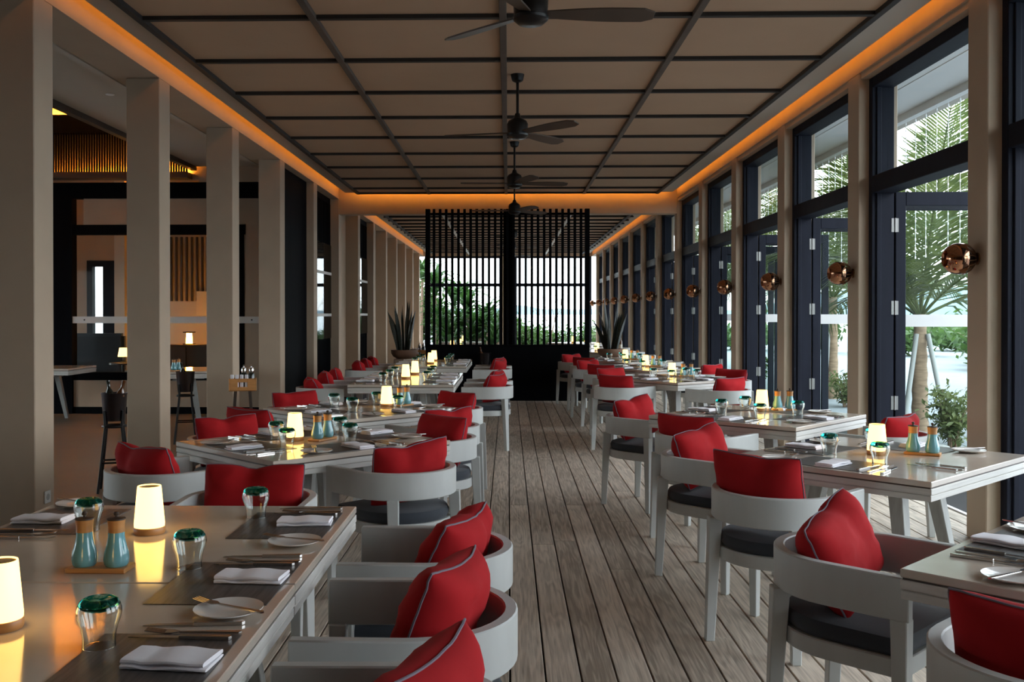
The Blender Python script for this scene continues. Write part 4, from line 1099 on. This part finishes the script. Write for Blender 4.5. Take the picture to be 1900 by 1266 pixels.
def frond(L, droop, seed, nl=66):
    rd = random.Random(seed); m = MB(); pts = []
    for i in range(13):
        u = i / 12; pts.append(Vector((L * (u - 0.18 * droop * u ** 2), 0, L * (0.32 * u - droop * 0.55 * u ** 2.2))))
    m.tube(pts, [0.022 * (1 - 0.9 * i / 12) + 0.002 for i in range(13)], 5)
    def P(u):
        t = u * 12; i = min(11, int(t)); return pts[i].lerp(pts[i + 1], t - i), (pts[i + 1] - pts[i]).normalized()
    for k in range(nl):
        u = 0.12 + 0.87 * k / (nl - 1); p, d = P(u)
        ll = L * 0.30 * math.sin(PI * (0.18 + 0.78 * u)) ** 0.8 * rd.uniform(0.85, 1.1)
        for s in (-1, 1):
            side = Vector((0, s, 0)); up = Vector((0, 0, 1))
            dir_ = (side * 0.80 + d * 0.62 + up * rd.uniform(-0.15, 0.2)).normalized()
            w_ = 0.026; q = d * w_
            a_ = p + dir_ * ll * 0.5 - Vector((0, 0, ll * 0.06)); b_ = p + dir_ * ll - Vector((0, 0, ll * rd.uniform(0.25, 0.45)))
            m.add([p - q * 0.5, p + q * 0.5, a_ + q * 0.7, a_ - q * 0.7, b_], [(0, 1, 2, 3), (3, 2, 4)])
    return m.mesh('frond', M['palmleaf'])
FR = [frond(3.3, 0.5, 1), frond(3.0, 0.95, 2), frond(2.8, 1.35, 3), frond(3.5, 0.2, 4)]
def palm(x, y, h, s, seed, label, lean=(0.0, 0.0), n=15):
    rd = random.Random(seed); r = empty('palm_tree', (x, y, -0.26)); tag(r, label, 'palm', 'palms beside the doors')
    m = MB(); prof = []
    pts = [(lean[0] * u * u, lean[1] * u * u, h * u) for u in [i / 14 for i in range(15)]]
    m.tube(pts, [0.115 - 0.035 * i / 14 + (0.012 if i % 2 else 0) for i in range(15)], 12).build('trunk', M['trunk'], r, smooth=True)
    for i in range(n):
        a_ = i * 2.39996 + rd.uniform(-.2, .2); e = 0.86 * i / n
        o = put('frond', FR[3] if e < 0.25 else FR[0] if e < 0.5 else FR[1] if e < 0.75 else FR[2], r)
        o.location = (lean[0], lean[1], h - 0.05); o.scale = (s, s, s)
        o.rotation_euler = Euler((rd.uniform(-.15, .15), -math.radians(62 - 62 * e + rd.uniform(-6, 6)), a_))
    return r
palm(6.05, 14.4, 1.75, 1.0, 11, 'young palm with low fronds nearest the doors on the right')
palm(6.7, 20.2, 2.1, 1.0, 12, 'young palm with low fronds second along the doors')
palm(6.5, 26.0, 2.2, 1.0, 13, 'young palm with low fronds third along the doors')
palm(7.2, 33.0, 2.4, 1.1, 14, 'young palm with low fronds farthest along the doors')
palm(12.4, 22.5, 3.8, 1.15, 15, 'taller palm farther out on the sand')
def pole(x, y, x2, y2, h, label):
    tag(MB().tube([(x, y, -0.26), (x2, y2, h)], 0.035, 10).build('support_pole', M['pole'], None, smooth=True), label, 'pole', 'palm support poles')
pole(6.25, 13.9, 6.12, 14.3, 1.2, 'grey slanting pole propping the nearest palm, front one')
pole(5.72, 14.2, 5.98, 14.35, 1.2, 'grey slanting pole propping the nearest palm, left one')
pole(6.5, 20.1, 6.66, 20.2, 1.5, 'grey slanting pole propping the second palm')
def shrub(x, y, z, rx, h, label, mat, seed, n=1100, ls=0.06, flowers=None, group='leafy shrubs'):
    rd = random.Random(seed); r = empty('shrub', (x, y, z)); tag(r, label, 'shrub', group)
    st_ = MB(); m = MB(); tips = []
    for i in range(12):
        a_ = rd.uniform(0, 2 * PI); d = rx * rd.uniform(0.2, 0.85); hh = h * rd.uniform(0.55, 1.0)
        tip = Vector((d * math.cos(a_), d * math.sin(a_), hh)); tips.append(tip)
        st_.tube([(0.05 * math.cos(a_), 0.05 * math.sin(a_), 0), (tip.x * 0.4, tip.y * 0.4, hh * 0.55), tip], [0.014, 0.010, 0.004], 5)
    st_.build('stems', M['trunk'], r)['kind'] = 'stuff'
    for i in range(n):
        t = rd.choice(tips); f_ = rd.uniform(0.25, 1.02); rr = rx * 0.38
        p = Vector((t.x * f_ + rd.gauss(0, rr * 0.5), t.y * f_ + rd.gauss(0, rr * 0.5), max(0.02, t.z * f_ + rd.gauss(0, h * 0.08))))
        e = Euler((rd.uniform(-1.1, 1.1), rd.uniform(-1.1, 1.1), rd.uniform(0, 6.3))).to_matrix()
        l = ls * rd.uniform(0.6, 1.3)
        q = [e @ Vector(c_) * l + p for c_ in ((-1, 0, 0), (0, -0.42, 0.08), (1, 0, 0), (0, 0.42, 0.08))]
        m.add(q, [(0, 1, 2, 3)])
    o = m.build('foliage', M[mat], r); o['kind'] = 'stuff'
    return r
shrub(5.85, 12.9, -0.26, 0.50, 0.78, 'pale leafy shrub in the sand beyond the nearest open door', 'greyleaf', 21, 1300, 0.05)
shrub(6.35, 18.4, -0.26, 0.45, 0.7, 'pale leafy shrub in the sand beyond the second open door', 'greyleaf', 22, 900, 0.05)
shrub(6.1, 24.0, -0.26, 0.5, 0.8, 'pale leafy shrub in the sand farther along the doors', 'bushleaf', 23, 900, 0.06)
bx = [(15.5, 30), (17.0, 33), (18.6, 36.5), (20.5, 40), (16.2, 41), (13.5, 44), (11.2, 47), (21, 46)]
for i, (x, y) in enumerate(bx):
    shrub(x, y, -0.26, 2.1, 1.25 + 0.3 * (i % 3), 'round green bush across the sand, %s of the far hedge' % ('first', 'second', 'third', 'fourth', 'fifth', 'sixth', 'seventh', 'eighth')[i], 'bushleaf', 30 + i, 1700, 0.19, group='hedge across the sand')
for i, (x, y, h) in enumerate(((0.7, 42, 1.15), (2.0, 43, 0.9), (3.2, 42, 1.0), (1.4, 46, 1.1), (4.2, 45, 1.5), (0.0, 45, 1.6))):
    shrub(x, y, -0.26, 0.95, h + 0.1, 'low green bush outside the right end window, %s one' % ('leftmost', 'second', 'third', 'back', 'rightmost', 'tall middle')[i], 'bushleaf', 50 + i, 1000, 0.10, group='bushes outside the end window')
for i, (x, y) in enumerate(((-4.0, 42.5), (-2.6, 42.0), (-1.2, 42.4), (0.1, 43.6))):
    shrub(x, y, -0.26, 1.15, (3.3, 2.5, 1.9, 1.5)[i], 'tall green bush behind the strap-leaved clumps, %s one' % ('leftmost', 'second', 'third', 'rightmost')[i], 'bushleaf', 80 + i, 1900, 0.15, group='tall bushes outside the left end window')
# strap-leaved clumps outside the left end window, each leaf an object
def strap(L, seed):
    rd = random.Random(seed); n = 9; vs_ = []; fs_ = []
    for i in range(n + 1):
        u = i / n; x = L * (0.25 * u + 0.40 * u * u); z = L * (0.95 * u - 0.62 * u ** 2.6); ww = 0.085 * (1 - u ** 2.2) + 0.004
        vs_ += [(x, -ww, z + 0.022), (x, 0, z), (x, ww, z + 0.022)]
    for i in range(n):
        for k in (0, 1): fs_.append((3 * i + k, 3 * i + k + 1, 3 * i + 4 + k, 3 * i + 3 + k))
    return MB().add(vs_, fs_).mesh('leaf', M['pandan'], smooth=True)
ST = [strap(1.5, 1), strap(1.9, 2), strap(1.15, 3)]
PINES = ((-2.95, 38.6, 2.2, 'tall left'), (-2.3, 39.6, 1.75, 'second tall'), (-1.65, 38.7, 1.45, 'third'), (-0.85, 39.2, 1.0, 'fourth'), (-2.7, 38.0, 0.95, 'low left'),
         (-1.95, 37.8, 0.75, 'low second'), (-1.15, 37.9, 0.55, 'low third'), (-0.45, 38.3, 0.45, 'rightmost'), (-3.6, 40.0, 2.9, 'tallest'), (-2.4, 37.6, 0.25, 'front low left'),
         (-1.5, 37.5, 0.15, 'front low middle'), (-0.7, 37.6, 0.1, 'front low right'), (-1.9, 40.5, 1.9, 'back middle'))
for i, (x, y, z, nm) in enumerate(PINES):
    rd = random.Random(70 + i); r = empty('screw_pine', (x, y, -0.26))
    tag(r, 'strap-leaved green clump outside the left end window, %s one' % nm, 'plant', 'strap-leaved clumps')
    MB().tube([(0, 0, 0), (0.05, 0, z + 0.26)], [0.07, 0.05], 8).build('stem', M['trunk'], r, smooth=True)
    for k in range(34):
        o = put('leaf', rd.choice(ST), r); o.location = (0.05, 0, z + 0.22 + 0.012 * k)
        o.rotation_euler = Euler((rd.uniform(-.25, .25), rd.uniform(-.45, .5), k * 2.4)); s = rd.uniform(0.7, 1.05); o.scale = (s, s, s)
tw = empty('bare_shrub', (1.75, 39.5, -0.26)); tag(tw, 'bare twiggy shrub outside the right end window', 'shrub')
rd = random.Random(5); m = MB()
def twig(p, d, l, r_, depth):
    q = p + d * l; m.tube([p, p.lerp(q, 0.5) + Vector((rd.uniform(-.03, .03), 0, 0)), q], [r_, r_ * 0.85, r_ * 0.65], 5)
    if depth:
        for _ in range(3):
            nd = (d + Vector((rd.uniform(-.7, .7), rd.uniform(-.7, .7), rd.uniform(-.1, .5)))).normalized(); twig(q, nd, l * rd.uniform(0.6, 0.85), r_ * 0.6, depth - 1)
twig(Vector((0, 0, 0)), Vector((0, 0, 1)), 0.9, 0.03, 4)
m.build('twigs', M['trunk'], tw)
for i, (x, y, s) in enumerate(((5.5, 12.45, .13), (5.72, 12.35, .10), (5.95, 12.4, .15), (6.2, 12.5, .12), (5.35, 12.7, .09), (6.4, 12.75, .11), (1.2, 49.5, .4), (2.2, 50, .5), (3.2, 49.6, .42), (4.4, 50.2, .5), (0.2, 50, .4))):
    bm = MB(); rr = random.Random(90 + i); n = 9
    bm.lathe([(s * 0.55, -0.4 * s), (s, 0.0), (s * 0.85, 0.35 * s), (s * 0.4, 0.6 * s)], n)
    bm.v = [(a_ * rr.uniform(.8, 1.15), b_ * rr.uniform(.8, 1.15), c_ * rr.uniform(.85, 1.1)) for a_, b_, c_ in bm.v]
    o = bm.build('rock', M['rock'], None, bevel=0.1 * s); o.location = (x, y, -0.24)
    tag(o, ('grey coral rock at the foot of the nearest pale shrub, %s one' % ('first', 'second', 'third', 'fourth', 'leftmost', 'rightmost')[i]) if i < 6 else ('grey shore rock beyond the end window, %s one' % ('second', 'third', 'fourth', 'rightmost', 'leftmost')[i - 6]), 'rock', 'grey rocks')
